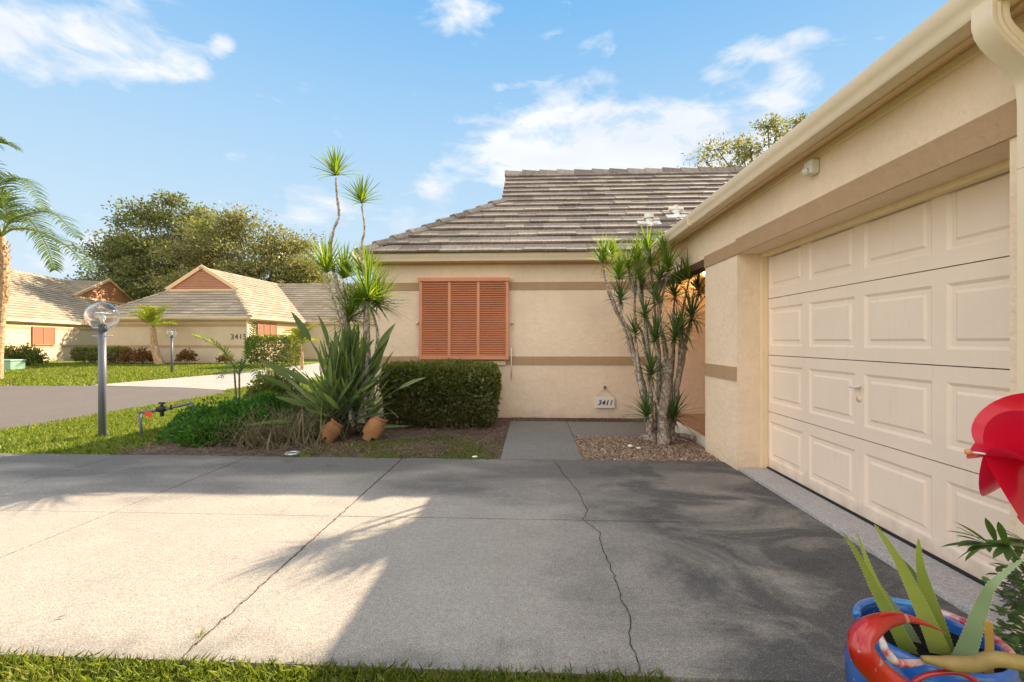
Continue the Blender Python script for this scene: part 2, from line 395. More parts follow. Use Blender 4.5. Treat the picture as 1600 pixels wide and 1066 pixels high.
# ground materials
def m_ground(name, cols, scale=14, bd=.01, big=.8, extra=None):
    m, nt, b = newmat(name)
    n1 = noise(nt, scale, 8, rough=.72); n2 = noise(nt, big, 4)
    c = ramp(nt, n1, [(.34, cols[0]), (.5, cols[1]), (.64, cols[2])])
    c = mix(nt, mth(nt, 'MULTIPLY', ramp(nt, n2, [(.4, gray(0)), (.65, gray(1))]), .5), c, extra or cols[0])
    setb(nt, b, c, .95, bump(nt, n1, bd), spec=.1)
    return m
M['soil'] = m_ground('mulch_soil', [(.045, .03, .024), (.11, .078, .06), (.24, .18, .14)], 26, .012)
M['lawn'] = m_ground('lawn_base', [(.05, .09, .012), (.13, .19, .025), (.24, .27, .05)], 22, .01, .5, (.1, .12, .025))
M['gravelb'] = m_ground('gravel_base', [(.12, .08, .055), (.24, .17, .12), (.38, .3, .22)], 40, .008)
m, nt, b = newmat('pebble')
c = ramp(nt, attr(nt), [(0, (.10, .055, .035)), (.3, (.22, .13, .08)), (.6, (.32, .23, .15)), (.85, (.19, .15, .12)), (1, (.5, .44, .37))])
setb(nt, b, c, .75, spec=.3); M['pebble'] = m
m, nt, b = newmat('entry_tile')
br = N(nt, 'ShaderNodeTexBrick'); br.offset = 0; br.inputs['Scale'].default_value = 3.3; br.inputs['Mortar Size'].default_value = .012
br.inputs['Brick Width'].default_value = 1; br.inputs['Row Height'].default_value = 1
br.inputs['Color1'].default_value = (.36, .22, .14, 1); br.inputs['Color2'].default_value = (.29, .18, .12, 1); br.inputs['Mortar'].default_value = (.12, .09, .07, 1)
nt.links.new(pos(nt), br.inputs['Vector']); setb(nt, b, br.outputs['Color'], .45, spec=.4); M['etile'] = m

# ------------------------------------------------------------------ ground
def sheet(name, pts, z, mat, thick=0):
    b = MB()
    if thick:
        top = [(p[0], p[1], z) for p in pts]; bot = [(p[0], p[1], z-thick) for p in pts]; n = len(pts)
        b.mesh(top+bot, [tuple(range(n))]+[(i, n+i, n+(i+1) % n, (i+1) % n) for i in range(n)])
    else: b.face([(p[0], p[1], z) for p in pts])
    return tag(b.build(name, mat), kind='structure')
sheet('ground', [(-900, -900), (900, -900), (900, 900), (-900, 900)], -.06, M['lawn'])
# own driveway: slabs parted by real joints
b = MB(); XS = [-7.32, -4.45, -3.03, -1.37, 1.965]; g = .003
YS = [1.70, 4.75]
for i in range(4):
    x0, x1 = XS[i]+g, XS[i+1]-g
    b.box((x0, 1.70, -.12), (x1, 3.149, 0)); b.box((x0, 3.151, -.12), (x1, 4.75, 0))
tag(b.build('driveway', M['conc'], bevel=.002), kind='structure')
b = MB(); b.box((-.34, 4.76, -.1), (.52, 5.60, .003)); b.box((-.34, 5.606, -.1), (.52, 7.0, .004)); b.box((.526, 5.98, -.1), (1.90, 7.0, .002))
tag(b.build('walkway', M['conc2'], bevel=.005), kind='structure')
# bed soil & gravel & lawns
sheet('planting_bed', [(-4.7, 4.755), (-.345, 4.755), (-.345, 7.39), (-3.2, 7.39), (-3.4, 9.5), (-4.6, 8.5)], -.012, M['soil'])
sheet('gravel_bed', [(.525, 4.755), (2.0, 4.755), (2.0, 5.975), (.525, 5.975)], -.012, M['gravelb'])
sheet('soil_strip', [(-.345, 7.003), (2.0, 7.003), (2.0, 7.39), (-.345, 7.39)], -.008, M['soil'])
sheet('near_verge', [(-8, -1), (1.96, -1), (1.96, 1.698), (-8, 1.698)], -.02, M['lawn'])
sheet('road', [(-16, -30), (-7.33, -30), (-7.33, 11.0), (-7.9, 11.35), (-9.4, 11.9), (-12.5, 12.3), (-15, 12.2), (-60, 11.0), (-60, -30)], -.03, M['asphalt'])
sheet('neighbour_driveway', [(-7.9, 11.36), (-7.6, 13.5), (-7.6, 27), (-12.2, 27), (-11.9, 19.5), (-11.9, 16.5), (-12.6, 12.4), (-9.4, 11.91)], -.026, M['conc3'])
sheet('near_lawn', [(-7.32, 4.755), (-4.702, 4.755), (-4.602, 8.5), (-3.402, 9.502), (-3.2, 9.7), (-3.2, 20), (-7.59, 20), (-7.59, 13.5), (-7.89, 11.2), (-7.32, 10.9)], -.018, M['lawn'])
# apron
b = MB(); b.box((1.969, 1.2, -.1), (2.27, 4.445, .028))
tag(b.build('garage_apron', M['apron'], bevel=.005), kind='structure')
# entry slab
b = MB(); b.box((2.10, 5.26, -.1), (3.6, 7.385, .075)); e = MB()
tag(b.build('entry_slab', M['etile']), kind='structure')
b = MB(); b.box((2.03, 5.262, -.1), (2.098, 7.385, .078)); tag(b.build('entry_slab_edge', M['white'], bevel=.006), kind='structure')
# long crack in the driveway and weeds/dirt in the joints
def crack(pts, w, name):
    b = MB(); P = []
    for i in range(len(pts)-1):
        a, c = Vector(pts[i]), Vector(pts[i+1]); n = max(2, int((c-a).length/.03))
        for k in range(n):
            q = a.lerp(c, k/n); P.append(q+Vector((random.uniform(-.008, .008), random.uniform(-.004, .004), 0)))
    P.append(Vector(pts[-1]))
    for i in range(len(P)-1):
        d = (P[i+1]-P[i]); s_ = Vector((-d.y, d.x, 0)).normalized()
        w0 = w*random.uniform(.5, 1.5) if i else w; 
        b.face([P[i]-s_*w/2, P[i+1]-s_*w0/2, P[i+1]+s_*w0/2, P[i]+s_*w/2]); w_ = w0
    return tag(b.build(name, M['crackm']), kind='structure')
m, nt, bb = newmat('crack_dirt'); setb(nt, bb, ramp(nt, noise(nt, 30, 3), [(.4, (.03, .025, .02)), (.65, (.12, .09, .06))]), .95, spec=.1); M['crackm'] = m
cr = [(865, 719), (884, 745), (903, 768), (918, 797), (911, 812), (936, 832), (941, 852), (952, 882), (962, 905), (970, 935), (983, 958), (984, 990), (992, 1030), (1000, 1052)]
crack([(*G(x, y)[:2], .0035) for x, y in cr], .0045, 'driveway_crack')
crack([(-1.37, 3.15, .0035), (0.45, 3.15, .0035), (1.3, 3.15, .0035)], .003, 'driveway_hairline')
for xj, wj in ((-1.37, .0045), (-3.03, .002)):
    crack([(xj, 1.72, .003), (xj+.004, 3.1, .003), (xj, 4.74, .003)], wj, 'driveway_joint')

# ------------------------------------------------------------------ blades of grass etc. (stuff)
def grass(name, poly, n, h, w, mat, z=-.01, lean=.6, dens=None):
    poly = np.array(poly); mn, mx = poly.min(0), poly.max(0)
    out = np.zeros((0, 2))
    while len(out) < n:
        q = mn+(mx-mn)*RS.rand(n*2, 2)
        ins = np.zeros(len(q), bool); j = len(poly)-1
        for i in range(len(poly)):
            xi, yi = poly[i]; xj, yj = poly[j]
            c = ((yi > q[:, 1]) != (yj > q[:, 1])) & (q[:, 0] < (xj-xi)*(q[:, 1]-yi)/(yj-yi+1e-12)+xi)
            ins ^= c; j = i
        q = q[ins]
        if dens is not None: q = q[RS.rand(len(q)) < dens(q)]
        out = np.concatenate([out, q])
    q = out[:n]
    a = RS.rand(n)*2*np.pi; ln = RS.rand(n)*lean; hh = h*(.45+.75*RS.rand(n))
    d = np.stack([np.cos(a)*ln, np.sin(a)*ln, np.ones(n)], 1); d = unit(d)
    s_ = np.stack([-np.sin(a+.6*RS.randn(n)), np.cos(a), np.zeros(n)], 1)*(w*(.6+.8*RS.rand(n)))[:, None]/2
    p = np.concatenate([q, np.full((n, 1), z)], 1)
    mid = p+d*hh[:, None]*.6
    tip = p+d*hh[:, None]+np.stack([np.cos(a), np.sin(a), -.25*np.ones(n)], 1)*(hh*ln*.5)[:, None]
    V = np.stack([p-s_, p+s_, mid+s_*.7, tip, mid-s_*.7], 1)
    return tag(np_faces(name, V, 5, mat), kind='stuff')
def patchy(scale, th, seed=0):
    ph = RS.rand(6, 3)*6.28; k = RS.randn(6, 2)*scale
    def f(q):
        v = sum(np.sin(q@k[i]+ph[i, 0]) for i in range(6))/6
        return np.clip((v-th)*4+.5, .05, 1)
    return f
g1 = grass('verge_grass', [(-2.6, 1.35), (.5, 1.35), (.5, 1.70), (-2.6, 1.70)], 17000, .05, .005, M['grass'], -.02, .9)
tag(g1, 'sunlit yellow green grass along the near edge of the driveway', 'grass')
g1 = grass('verge_grass', [(.5, 1.35), (1.7, 1.35), (1.7, 1.69), (.5, 1.69)], 3500, .022, .004, M['grassd'], -.02, .9)
tag(g1, 'short sparse shaded grass at the near right edge of the driveway', 'grass')
g1 = grass('lawn_grass', [(-7.4, 4.72), (-4.5, 4.74), (-4.5, 8.5), (-3.5, 9.6), (-3.2, 14), (-7.5, 14), (-7.8, 11.2), (-7.36, 10.9)], 60000, .055, .011, M['grass'], -.02, .8)
tag(g1, 'green lawn strip between the road, the lamp post and the planting bed', 'grass')
g1 = grass('bed_grass', [(-2.7, 4.73), (-.37, 4.73), (-.37, 5.7), (-1.2, 5.9), (-2.0, 5.5), (-2.5, 5.2)], 17000, .034, .006, M['grassd'], -.015, 1.3, patchy(3.2, .0))
tag(g1, 'patchy low grass between the terracotta shards and the walkway', 'grass')
farlawn = [(-7.9+.0, 0)]
LW = [(-15, 12.25), (-12.6, 12.42), (-11.95, 16.5), (-12.0, 19.5), (-12.3, 24.9), (-32, 24.9), (-32, 11.8)]
g1 = grass('far_lawn_grass', LW, 60000, .10, .035, M['grass'], -.06, .9)
tag(g1, 'broad bright lawn in front of the neighbouring houses', 'grass')
# mulch straw and litter
b = MB()
for _ in range(1500):
    x = random.uniform(-4.6, -.5); y = random.uniform(4.8, 6.6) if random.random() < .7 else random.uniform(4.8, 5.3)
    if -2.4 < x and random.random() < .35: continue
    a = random.uniform(0, 6.28)
    b.blade((x, y, random.uniform(-.005, .02)), (math.cos(a), math.sin(a), random.uniform(0, .3)), random.uniform(.06, .3), random.uniform(.004, .012), .2, 2)
for _ in range(1500):
    x = random.uniform(-3.4, -.4); y = random.uniform(5.0, 6.5)
    a = random.uniform(0, 6.28)
    b.blade((x, y, random.uniform(-.008, .01)), (math.cos(a), math.sin(a), random.uniform(0, .25)), random.uniform(.03, .16), random.uniform(.006, .016), .3, 2)
tag(b.build('straw_mulch', M['straw']), 'dry brown straw and twig litter covering the planting bed', 'mulch', kind='stuff')
b = MB()
for _ in range(260):
    x = random.uniform(-.3, 1.9); y = random.choice((random.uniform(6.95, 7.36), random.uniform(7.1, 7.36)))
    a = random.uniform(0, 6.28)
    b.blade((x, y, .006), (math.cos(a), math.sin(a), .1), random.uniform(.03, .1), random.uniform(.008, .02), .1, 2)
tag(b.build('leaf_litter', M['straw']), 'brown leaf litter along the foot of the house wall', 'leaf litter', kind='stuff')
# pebbles
def pebbles(name, x0, x1, y0, y1, n, r0, r1, mat):
    O = np.array([(1,0,0),(0,1,0),(-1,0,0),(0,-1,0),(0,0,1),(0,0,-1)], float)
    T = np.array([(0,1,4),(1,2,4),(2,3,4),(3,0,4),(1,0,5),(2,1,5),(3,2,5),(0,3,5)])
    c = np.stack([x0+(x1-x0)*RS.rand(n), y0+(y1-y0)*RS.rand(n), -.012+.012*RS.rand(n)], 1)
    r = (r0+(r1-r0)*RS.rand(n)**2)[:, None]*np.stack([.7+.6*RS.rand(n), .7+.6*RS.rand(n), .4+.4*RS.rand(n)], 1)
    a = RS.rand(n)*6.28
    V = O[None]*r[:, None, :]+RS.randn(n, 6, 3)*.12*r[:, None, :]
    ca, sa = np.cos(a)[:, None], np.sin(a)[:, None]
    V = np.stack([V[..., 0]*ca-V[..., 1]*sa, V[..., 0]*sa+V[..., 1]*ca, V[..., 2]], -1)+c[:, None]
    Fv = V[:, T].reshape(n*8, 3, 3)
    return np_faces(name, Fv, 3, mat, rnd=np.repeat(RS.rand(n), 8))
tag(pebbles('gravel', .54, 1.94, 4.765, 5.97, 9000, .006, .019, M['pebble']), 'brown and tan pea gravel around the right hand dracaena', 'gravel', kind='stuff')
# two pale shells / stones in the gravel, and others
def stone(px, py, r, label, mat, grp=None, name='stone', sq=.4):
    c = G(px, py); b = MB()
    prof = [(0, -r*sq)]+[(r*math.cos(t), r*sq*math.sin(t)) for t in np.linspace(-1.3, 1.3, 7)]+[(0, r*sq)]
    b.lathe(prof, (0, 0, 0), 10)
    b.v = [(x*(1+.2*math.sin(5*y/r+px)), y*(.8+.15*math.cos(4*x/r+py)), z) for x, y, z in b.v]
    b.v = [(c.x+x, c.y+y, z+r*sq*.6) for x, y, z in b.v]
    o = b.build(name, mat, smooth=True); tag(o, label, 'stone', grp); return o
stone(985, 698, .036, 'larger flat white stone on the gravel left of the dracaena roots', M['white'])
stone(998, 701, .028, 'smaller white stone on the gravel nearest the dracaena roots', M['white'])
stone(742, 715, .03, 'small pale stone in the grass at the driveway edge by the walkway', M['white'])
# drain ring in the bed
c = G(457, 709); b = MB(); b.lathe([(.045, .0), (.045, .012), (.075, .012), (.08, 0)], (c.x, c.y, .004), 20); o = b.build('drain_ring', M['galv'], smooth=True)
tag(o, 'small round grey drain ring in the mulch near the driveway', 'drain')

# ------------------------------------------------------------------ roofs
def roof_plane(mb, O, U, V_, left, right, L, expo=.33, tw=.33, h=.05, gap=.0015, seed=0, jit=.006):
    """O eave corner, U unit vector along eave, V_ unit vector up the slope; left(s), right(s) limits along U"""
    O, U, V_ = Vector(O), Vector(U).normalized(), Vector(V_).normalized(); Nn = U.cross(V_).normalized()
    if Nn.z < 0: Nn = -Nn
    rs = random.Random(seed); n = max(1, round(L/expo)); ex = L/n
    for i in range(n):
        s0, s1 = i*ex, (i+1)*ex
        l0, l1, r0, r1 = left(s0), left(s1), right(s0), right(s1)
        lo, hi = min(l0, l1), max(r0, r1)
        u = lo-(tw/2 if i % 2 else 0)-.01
        rowr = rs.uniform(-.08, .08)
        while u < hi:
            ua, ub = u+gap, u+tw-gap; u += tw
            a0, b0 = max(ua, l0), min(ub, r0); a1, b1 = max(ua, l1), min(ub, r1)
            if b0 <= a0 and b1 <= a1: continue
            if b0 < a0: m_ = min(max(a0, l0), r0); a0 = b0 = (l0 if ua < l0 else r0) if True else m_
            if b1 < a1: a1 = b1 = (l1 if ua < l1 else r1)
            j = rs.uniform(-jit, jit)
            p = lambda uu, s_, hh: O+U*uu+V_*s_+Nn*hh
            H = h+j; k = .006
            mb.cur = min(1, max(0, rs.random()*.85+.08+rowr))
            ov = .02
            mb.mesh([p(a0, s0-ov, H), p(b0, s0-ov, H), p(b1, s1, k), p(a1, s1, k), p(a0, s0-ov, H-.028), p(b0, s0-ov, H-.028)],
                    [(0, 1, 2, 3), (4, 5, 1, 0)])
            if b0 > a0: mb.face([p(a0, s0, 0), p(b0, s0, 0), p(b0, s0-ov, H-.028), p(a0, s0-ov, H-.028)])
    # underlayment so no light leaks
    mb.cur = 0
    for i in range(n):
        s0, s1 = i*ex, (i+1)*ex
        mb.face([O+U*left(s0)+V_*s0, O+U*right(s0)+V_*s0, O+U*right(s1)+V_*s1, O+U*left(s1)+V_*s1])
def caps(mb, A, B, w=.2, d=.06, piece=.36, seed=1, drop=.5):
    A, B = Vector(A), Vector(B); D = (B-A); L = D.length; D.normalize(); n = max(1, round(L/piece)); rs = random.Random(seed)
    s_ = D.cross(Vector((0, 0, 1))).normalized(); up = s_.cross(D).normalized()
    if up.z < 0: up = -up
    for i in range(n):
        a = A+D*(L*i/n-.03); c = A+D*(L*(i+1)/n+.02)
        k0, k1 = .055+rs.uniform(-.006, .006), .015
        mb.cur = rs.random()
        V = []
        for q, k in ((a, k0), (c, k1)):
            V += [q-s_*w/2+up*(k-d*drop*2+.0), q-s_*w*.22+up*(k+.01), q+s_*w*.22+up*(k+.01), q+s_*w/2+up*(k-d*drop*2)]
            V += [q-s_*w/2+up*(k-d*drop*2-.03), q+s_*w/2+up*(k-d*drop*2-.03)]
        mb.mesh(V, [(0, 1, 7, 6), (1, 2, 8, 7), (2, 3, 9, 8), (4, 0, 6, 10), (3, 5, 11, 9), (4, 5, 3, 2, 1, 0)])
KG = [(0, 0), (.09, 0), (.098, .012), (.098, .03), (.112, .055), (.125, .075), (.125, .118), (.117, .124), (.112, .118), (.112, .08), (.085, .03), (0, .02)]
def gutter(mb, A, B, side, s=1.0):       # K-style gutter, A/B along its back bottom edge
    A, B, side = Vector(A), Vector(B), Vector(side)
    pr = [(p*s, q*s) for p, q in KG]; n = len(pr)
    V = [A+side*p+Vector((0, 0, q)) for p, q in pr]+[B+side*p+Vector((0, 0, q)) for p, q in pr]
    mb.mesh(V, [(i, (i+1) % n, n+(i+1) % n, n+i) for i in range(n)])
    for base in (A, B):
        mb.face([base+side*p+Vector((0, 0, q)) for p, q in ((0, 0), (.09*s, 0), (.098*s, .03*s), (.125*s, .075*s), (.125*s, .118*s), (0, .118*s))])

# ------------------------------------------------------------------ the house (number 3411)
house = thing('house', 'cream stucco house with brown tile roof, attached garage and salmon shutter', 'house', (2, 7.39, 0))
PT = .667; hyp = math.sqrt(1+PT*PT); UPY = Vector((0, 1/hyp, PT/hyp))
WX = 1.951; WY = 7.39; ZE = 2.62
# walls
b = MB()
b.box((-2.6, WY, -.1), (3.6, WY+.2, 2.56))                    # front wall
b.box((-2.6, WY+.2, -.1), (-2.4, 15.0, 2.56))                 # left wall
b.box((WX, 4.445, -.1), (WX+.214, 5.25, 2.56))                # pier between door and entry
b.box((WX+.214, 5.05, -.1), (3.6, 5.25, 2.56))                # garage end wall
b.box((3.6, 5.05, -.1), (3.8, 7.59, 2.56))                    # entry side wall
b.box((WX, 1.955, 2.065), (WX+.214, 4.445, 2.56))              # lintel
b.box((WX, .4, -.1), (WX+.214, 1.955, 2.56))                   # near pier
b.box((WX+.214, .4, -.1), (8, .6, 2.56))
b.box((WX, 5.25, 2.17), (WX+.2, WY, 2.56))                    # above the entry opening
b.build('wall', M['stucco'], house)
# tan stucco bands, 3 mm proud
b = MB()
for z0, z1 in ((2.065, 2.19), (.85, .985)):
    b.box((-2.603, WY-.012, z0), (1.95, WY+.0, z1)); b.box((-2.612, WY-.01, z0), (-2.6, 14.9, z1))
b.box((WX-.012, 4.448, .85), (WX, 5.253, .985)); b.box((WX-.012, 4.448, 2.062), (WX, 5.253, 2.19))
b.box((WX-.012, 1.6, 2.062), (WX, 4.448, 2.21))
b.build('stucco_band', M['band'], house)
b = MB(); b.box((WX-.004, 5.256, 2.085), (WX+.15, WY-.015, 2.168)); b.build('entry_beam', M['brown'], house)
b = MB(); b.box((WX+.2, 5.25, 2.52), (3.6, WY, 2.55)); b.build('entry_ceiling', M['fascia'], house)
# main roof
tl = MB()
EX, EY = -2.77, 7.10                                            # eave corner (tile line)
XG = -.60; YR = 11.13; ZR = ZE+PT*(YR-EY); YH = EY+(XG-EX)       # gable plane, ridge, top of hip
Lh = (YH-EY)*hyp; Lr = (YR-EY)*hyp
valley = lambda s: min(9.0, 0)
# garage roof eave line X=1.70 rises to +X; valley line from (1.70,7.10) at 45 degrees
roof_plane(tl, (0, EY-.03, ZE), (1, 0, 0), UPY, lambda s: EX+s/hyp if s <= Lh+1e-6 else XG, lambda s: 1.72+s/hyp+.3 if s < 3.2*hyp else 12.0, Lh, seed=3)
O2 = Vector((0, EY-.03, ZE))+UPY*Lh
roof_plane(tl, O2, (1, 0, 0), UPY, lambda s: XG-.04, lambda s: 1.72+(s+Lh)/hyp+.3 if (s+Lh) < 3.2*hyp else 12.0, Lr-Lh, seed=4)
# left hip face
UPX = Vector((1/hyp, 0, PT/hyp))
roof_plane(tl, (EX-.0, 0, ZE), (0, 1, 0), UPX, lambda s: EY+s/hyp, lambda s: 15.2, Lh, seed=5)
# back slope (plain)
tl.cur = .3; tl.face([(XG, YR, ZR), (12, YR, ZR), (12, YR+4.03, ZE), (XG, YR+4.03, ZE)])
roof = tl.build('roof', M['tile'], house)
b = MB()
caps(b, (EX+.02, EY-.02, ZE+.035), (XG, YH, ZE+PT*(YH-EY)+.035), .26, .06, .33)
b.build('hip_cap', M['tile'], roof); b = MB()
caps(b, (XG-.05, YR, ZR+.03), (12, YR, ZR+.03), .26, .06, .42, drop=.9)
# verge tiles along the gable edge
vA = Vector((XG-.02, YH, ZE+PT*(YH-EY)+.03)); vB = Vector((XG-.02, YR, ZR+.03))
b.build('ridge_cap', M['tile'], roof)
b = MB(); b.face([(XG, YH, ZE+PT*(YH-EY)), (XG, 15.2-(YH-EY), ZE+PT*(YH-EY)), (XG, YR, ZR)]); b.build('gable', M['shutter'], house)
# garage roof
b = MB()
GR = 3.2
roof_plane(b, (1.75, 0, ZE-.045), (0, 1, 0), UPX, lambda s: .1, lambda s: 7.1+s/hyp, GR*hyp, seed=8)
b.cur = .3; b.face([(1.70+GR, .1, ZE+PT*GR), (1.70+GR, 10.3, ZE+PT*GR), (1.7+2*GR, 10.3, ZE), (1.7+2*GR, .1, ZE)])
b.face([(1.7, .1, ZE), (1.7+2*GR, .1, ZE), (1.7+GR, .1, ZE+PT*GR)])
b.build('roof', M['tile'], house)
# fascia, soffit and gutters
b = MB()
b.box((-2.70, 7.235, 2.485), (1.815, 7.26, 2.60)); b.box((-2.70, 7.26, 2.485), (-2.675, 15, 2.60)); b.box((1.815, .2, 2.485), (1.84, 7.235, 2.60))
b.box((-2.675, 7.26, 2.525), (1.84, WY, 2.54)); b.box((1.84, .2, 2.525), (WX, 7.26, 2.54)); b.box((-2.675, 7.39, 2.525), (-2.6, 15, 2.54))
b.build('fascia', M['fascia'], house)
b = MB(); b.box((-2.6, 7.36, 2.475), (1.90, WY, 2.524)); b.build('frieze', M['fascia'], house)
b = MB(); b.box((1.925, .2, 2.485), (WX, 7.36, 2.524)); b.build('frieze', M['trimp'], house)
b = MB(); gutter(b, (-2.80, 7.234, 2.50), (1.70, 7.234, 2.50), (0, -1, 0)); smooth_angle(b.build('gutter', M['gutter'], house), 50)
b = MB(); gutter(b, (1.814, .2, 2.50), (1.814, 7.12, 2.50), (-1, 0, 0))
b.box((1.686, 5.05, 2.497), (1.80, 5.07, 2.622)); b.box((1.7205, 3.02, 2.4985), (1.81, 3.05, 2.502)); smooth_angle(b.build('gutter', M['gutter'], house), 50)
# downspout near right edge: ribbed rectangular pipe with elbows
def rect_pipe(mb, path, w, d, ribs=True):
    path = [Vector(p) for p in path]; n = 14; V = []
    for i, p in enumerate(path):
        t = (path[min(i+1, len(path)-1)]-path[max(i-1, 0)]).normalized()
        sd = Vector((0, 1, 0)); up = t.cross(sd).normalized()
        pr = []
        for (x0, y0), (x1, y1) in (((-1, -1), (1, -1)), ((1, -1), (1, 1)), ((1, 1), (-1, 1)), ((-1, 1), (-1, -1))):
            for k in range(6):
                f = k/6; q = 1-(.07 if k in (2, 4) else 0)
                x, y = x0+(x1-x0)*f, y0+(y1-y0)*f
                pr.append((x*(q if abs(x) == 1 and x0 == x1 else 1), y*(q if y0 == y1 else 1)))
        V += [p+sd*x*w/2+up*y*d/2 for x, y in pr]
    m_ = 24
    mb.mesh(V, [(i*m_+k, i*m_+(k+1) % m_, (i+1)*m_+(k+1) % m_, (i+1)*m_+k) for i in range(len(path)-1) for k in range(m_)])
b = MB(); ys = 1.81
arc = [(1.735, ys, 2.52), (1.735, ys, 2.46)]
for t in np.linspace(0, 1, 9): arc.append((1.735+.165*(t*t*(3-2*t)), ys, 2.45-.24*t))
arc += [(1.905, ys, 2.14), (1.905, ys, .06), (1.86, ys, .02)]
rect_pipe(b, arc, .082, .062); 
for z in (1.9, .8): b.box((1.872, ys-.043, z), (1.951, ys+.043, z+.03))
smooth_angle(b.build('downspout', M['gutter'], house), 30)
# motion sensor light on the wall
c = Vector((WX, 3.23, 2.38)); b = MB(); b.box((c.x-.06, c.y-.045, c.z), (c.x, c.y+.045, c.z+.10)); b.tube([(c.x-.06, c.y, c.z+.03), (c.x-.085, c.y, c.z+.015)], [.028, .024], 12)
b.build('sensor_light', M['white'], house, bevel=.012)
# garage door
DX = 2.233; DY0, DY1 = 2.02, 4.465
b = MB(); sec = .533; g0 = DX
cw = (DY1+.06-DY0)/4
def panel(y0, y1, z0, z1):
    # outer frame -> groove -> raised field
    q = [(0, 0), (.018, .011), (.045, .011), (.06, .002)]
    R_ = []
    for o, dx in q: R_.append([(g0+dx, y0+o, z0+o), (g0+dx, y1-o, z0+o), (g0+dx, y1-o, z1-o), (g0+dx, y0+o, z1-o)])
    for i in range(3):
        for k in range(4): b.face([R_[i][k], R_[i][(k+1) % 4], R_[i+1][(k+1) % 4], R_[i+1][k]])
    b.face(R_[3])
for s_ in range(4):
    z0, z1 = .035+s_*sec+.003, .035+(s_+1)*sec-.003
    ya = DY0-.05; 
    for k in range(4):
        y0 = DY1-.02-(k+1)*.612; y1 = y0+.612
        p0, p1, q0, q1 = y0+.045, y1-.045, z0+.085, z1-.085
        panel(p0, p1, q0, q1)
        b.face([(g0, y0, z0), (g0, y1, z0), (g0, p1, q0), (g0, p0, q0)]); b.face([(g0, y0, z1), (g0, y1, z1), (g0, p1, q1), (g0, p0, q1)])
        b.face([(g0, y0, z0), (g0, p0, q0), (g0, p0, q1), (g0, y0, z1)]); b.face([(g0, y1, z0), (g0, p1, q0), (g0, p1, q1), (g0, y1, z1)])
    b.face([(g0, DY1-.02, z0), (g0, DY1+.1, z0), (g0, DY1+.1, z1), (g0, DY1-.02, z1)])
    yl = DY1-.02-4*.612
    for zz in (z0, z1): b.face([(g0, yl, zz), (g0, DY1+.1, zz), (g0+.04, DY1+.1, zz), (g0+.04, yl, zz)])
gd = b.build('garage_door', M['door'], house)
b = MB(); b.box((g0+.03, 1.9, .03), (g0+.05, DY1+.1, 2.2)); b.build('door_backing', M['dark'], gd)
b = MB(); b.tube([(g0-.004, DY0-.1, .034), (g0-.004, DY1, .034)], .012, 8); b.build('bottom_seal', M['dark'], gd)
hy = DY1-.02-2*.612; hz = .035+sec*1.66
b = MB(); b.tube([(g0-.03, hy, hz), (g0, hy, hz)], .012, 12); b.tube([(g0-.032, hy-.05, hz+.01), (g0-.036, hy, hz), (g0-.032, hy+.04, hz-.004)], [.006, .01, .007], 10)
b.build('door_handle', M['white'], gd, smooth=True)
b = MB(); b.tube([(g0-.006, hy, hz-.08), (g0, hy, hz-.08)], .022, 16); b.build('lock_plate', M['trimp'], gd, smooth=True)
b = MB()
b.box((2.166, 4.425, .0285), (2.231, 4.46, 2.064)); b.box((2.166, 1.94, .0285), (2.231, 1.975, 2.064)); b.box((2.166, 1.975, 2.03), (2.231, 4.425, 2.07))
b.box((2.165, 1.955, 2.0701), (2.6, 4.46, 2.3)); b.box((2.231, 4.46, 0), (2.5, 4.60, 2.3))
b.build('door_frame', M['trimp'], house, bevel=.004)
# bahama shutter
def shutter_parts(parent, x0, x1, y, z0, z1, tilt, cols, nsl, wall_y):
    fr = MB(); sl = MB(); fw = .05; th = .035
    Mx = Matrix.Translation((0, y, z1))@Matrix.Rotation(-tilt, 4, 'X')@Matrix.Translation((0, -y, -z1))
    def bx(mb, a, c): mb.box(a, c, Mx)
    yo = y-.06
    bx(fr, (x0, yo, z0), (x0+fw, yo+th, z1)); bx(fr, (x1-fw, yo, z0), (x1, yo+th, z1))
    bx(fr, (x0+fw, yo, z1-fw), (x1-fw, yo+th, z1)); bx(fr, (x0+fw, yo, z0), (x1-fw, yo+th, z0+fw*1.3))
    cw_ = (x1-x0-2*fw-(cols-1)*fw)/cols
    for k in range(1, cols):
        xa = x0+fw+k*cw_+(k-1)*fw; bx(fr, (xa, yo, z0+fw*1.3), (xa+fw, yo+th, z1-fw))
    f = fr.build('shutter', M['shutter'], parent, bevel=.004)
    zz0, zz1 = z0+fw*1.3, z1-fw; st = (zz1-zz0)/nsl
    for k in range(cols):
        xa = x0+fw+k*(cw_+fw)
        for i in range(nsl):
            zc = zz0+(i+.5)*st; a = R(38)
            Ms = Mx@Matrix.Translation((0, yo+th/2, zc))@Matrix.Rotation(a, 4, 'X')
            sl.box((xa+.001, -.026, -.004), (xa+cw_-.001, .026, .004), Ms)
    sl.build('louver_slats', M['shutter'], f)
    return f
f = shutter_parts(house, -1.84, -.385, WY-.03, .935, 2.235, R(1.5), 3, 33, WY)
b = MB(); b.box((-1.86, WY-.11, 2.235), (-.365, WY-.013, 2.255)); b.box((-1.86, WY-.115, 2.20), (-.365, WY-.105, 2.255)); b.build('hinge_cap', M['shutter'], f)
b = MB()
b.box((-1.79, WY-.05, .845), (-.44, WY-.0125, .915)); b.build('window_sill', M['trimp'], house, bevel=.004)
b = MB(); b.box((-1.80, WY-.0125, .93), (-.43, WY-.011, 2.2)); b.build('window_pane', M['dark'], house)
for (xa, z0, z1) in ((-1.875, .87, 1.1), (-.345, .62, 1.12)):
    b = MB(); b.tube([(xa, WY-.04, z0), (xa, WY-.085, z1)], .009, 8); b.build('stay_bar', M['white'], f, smooth=True)
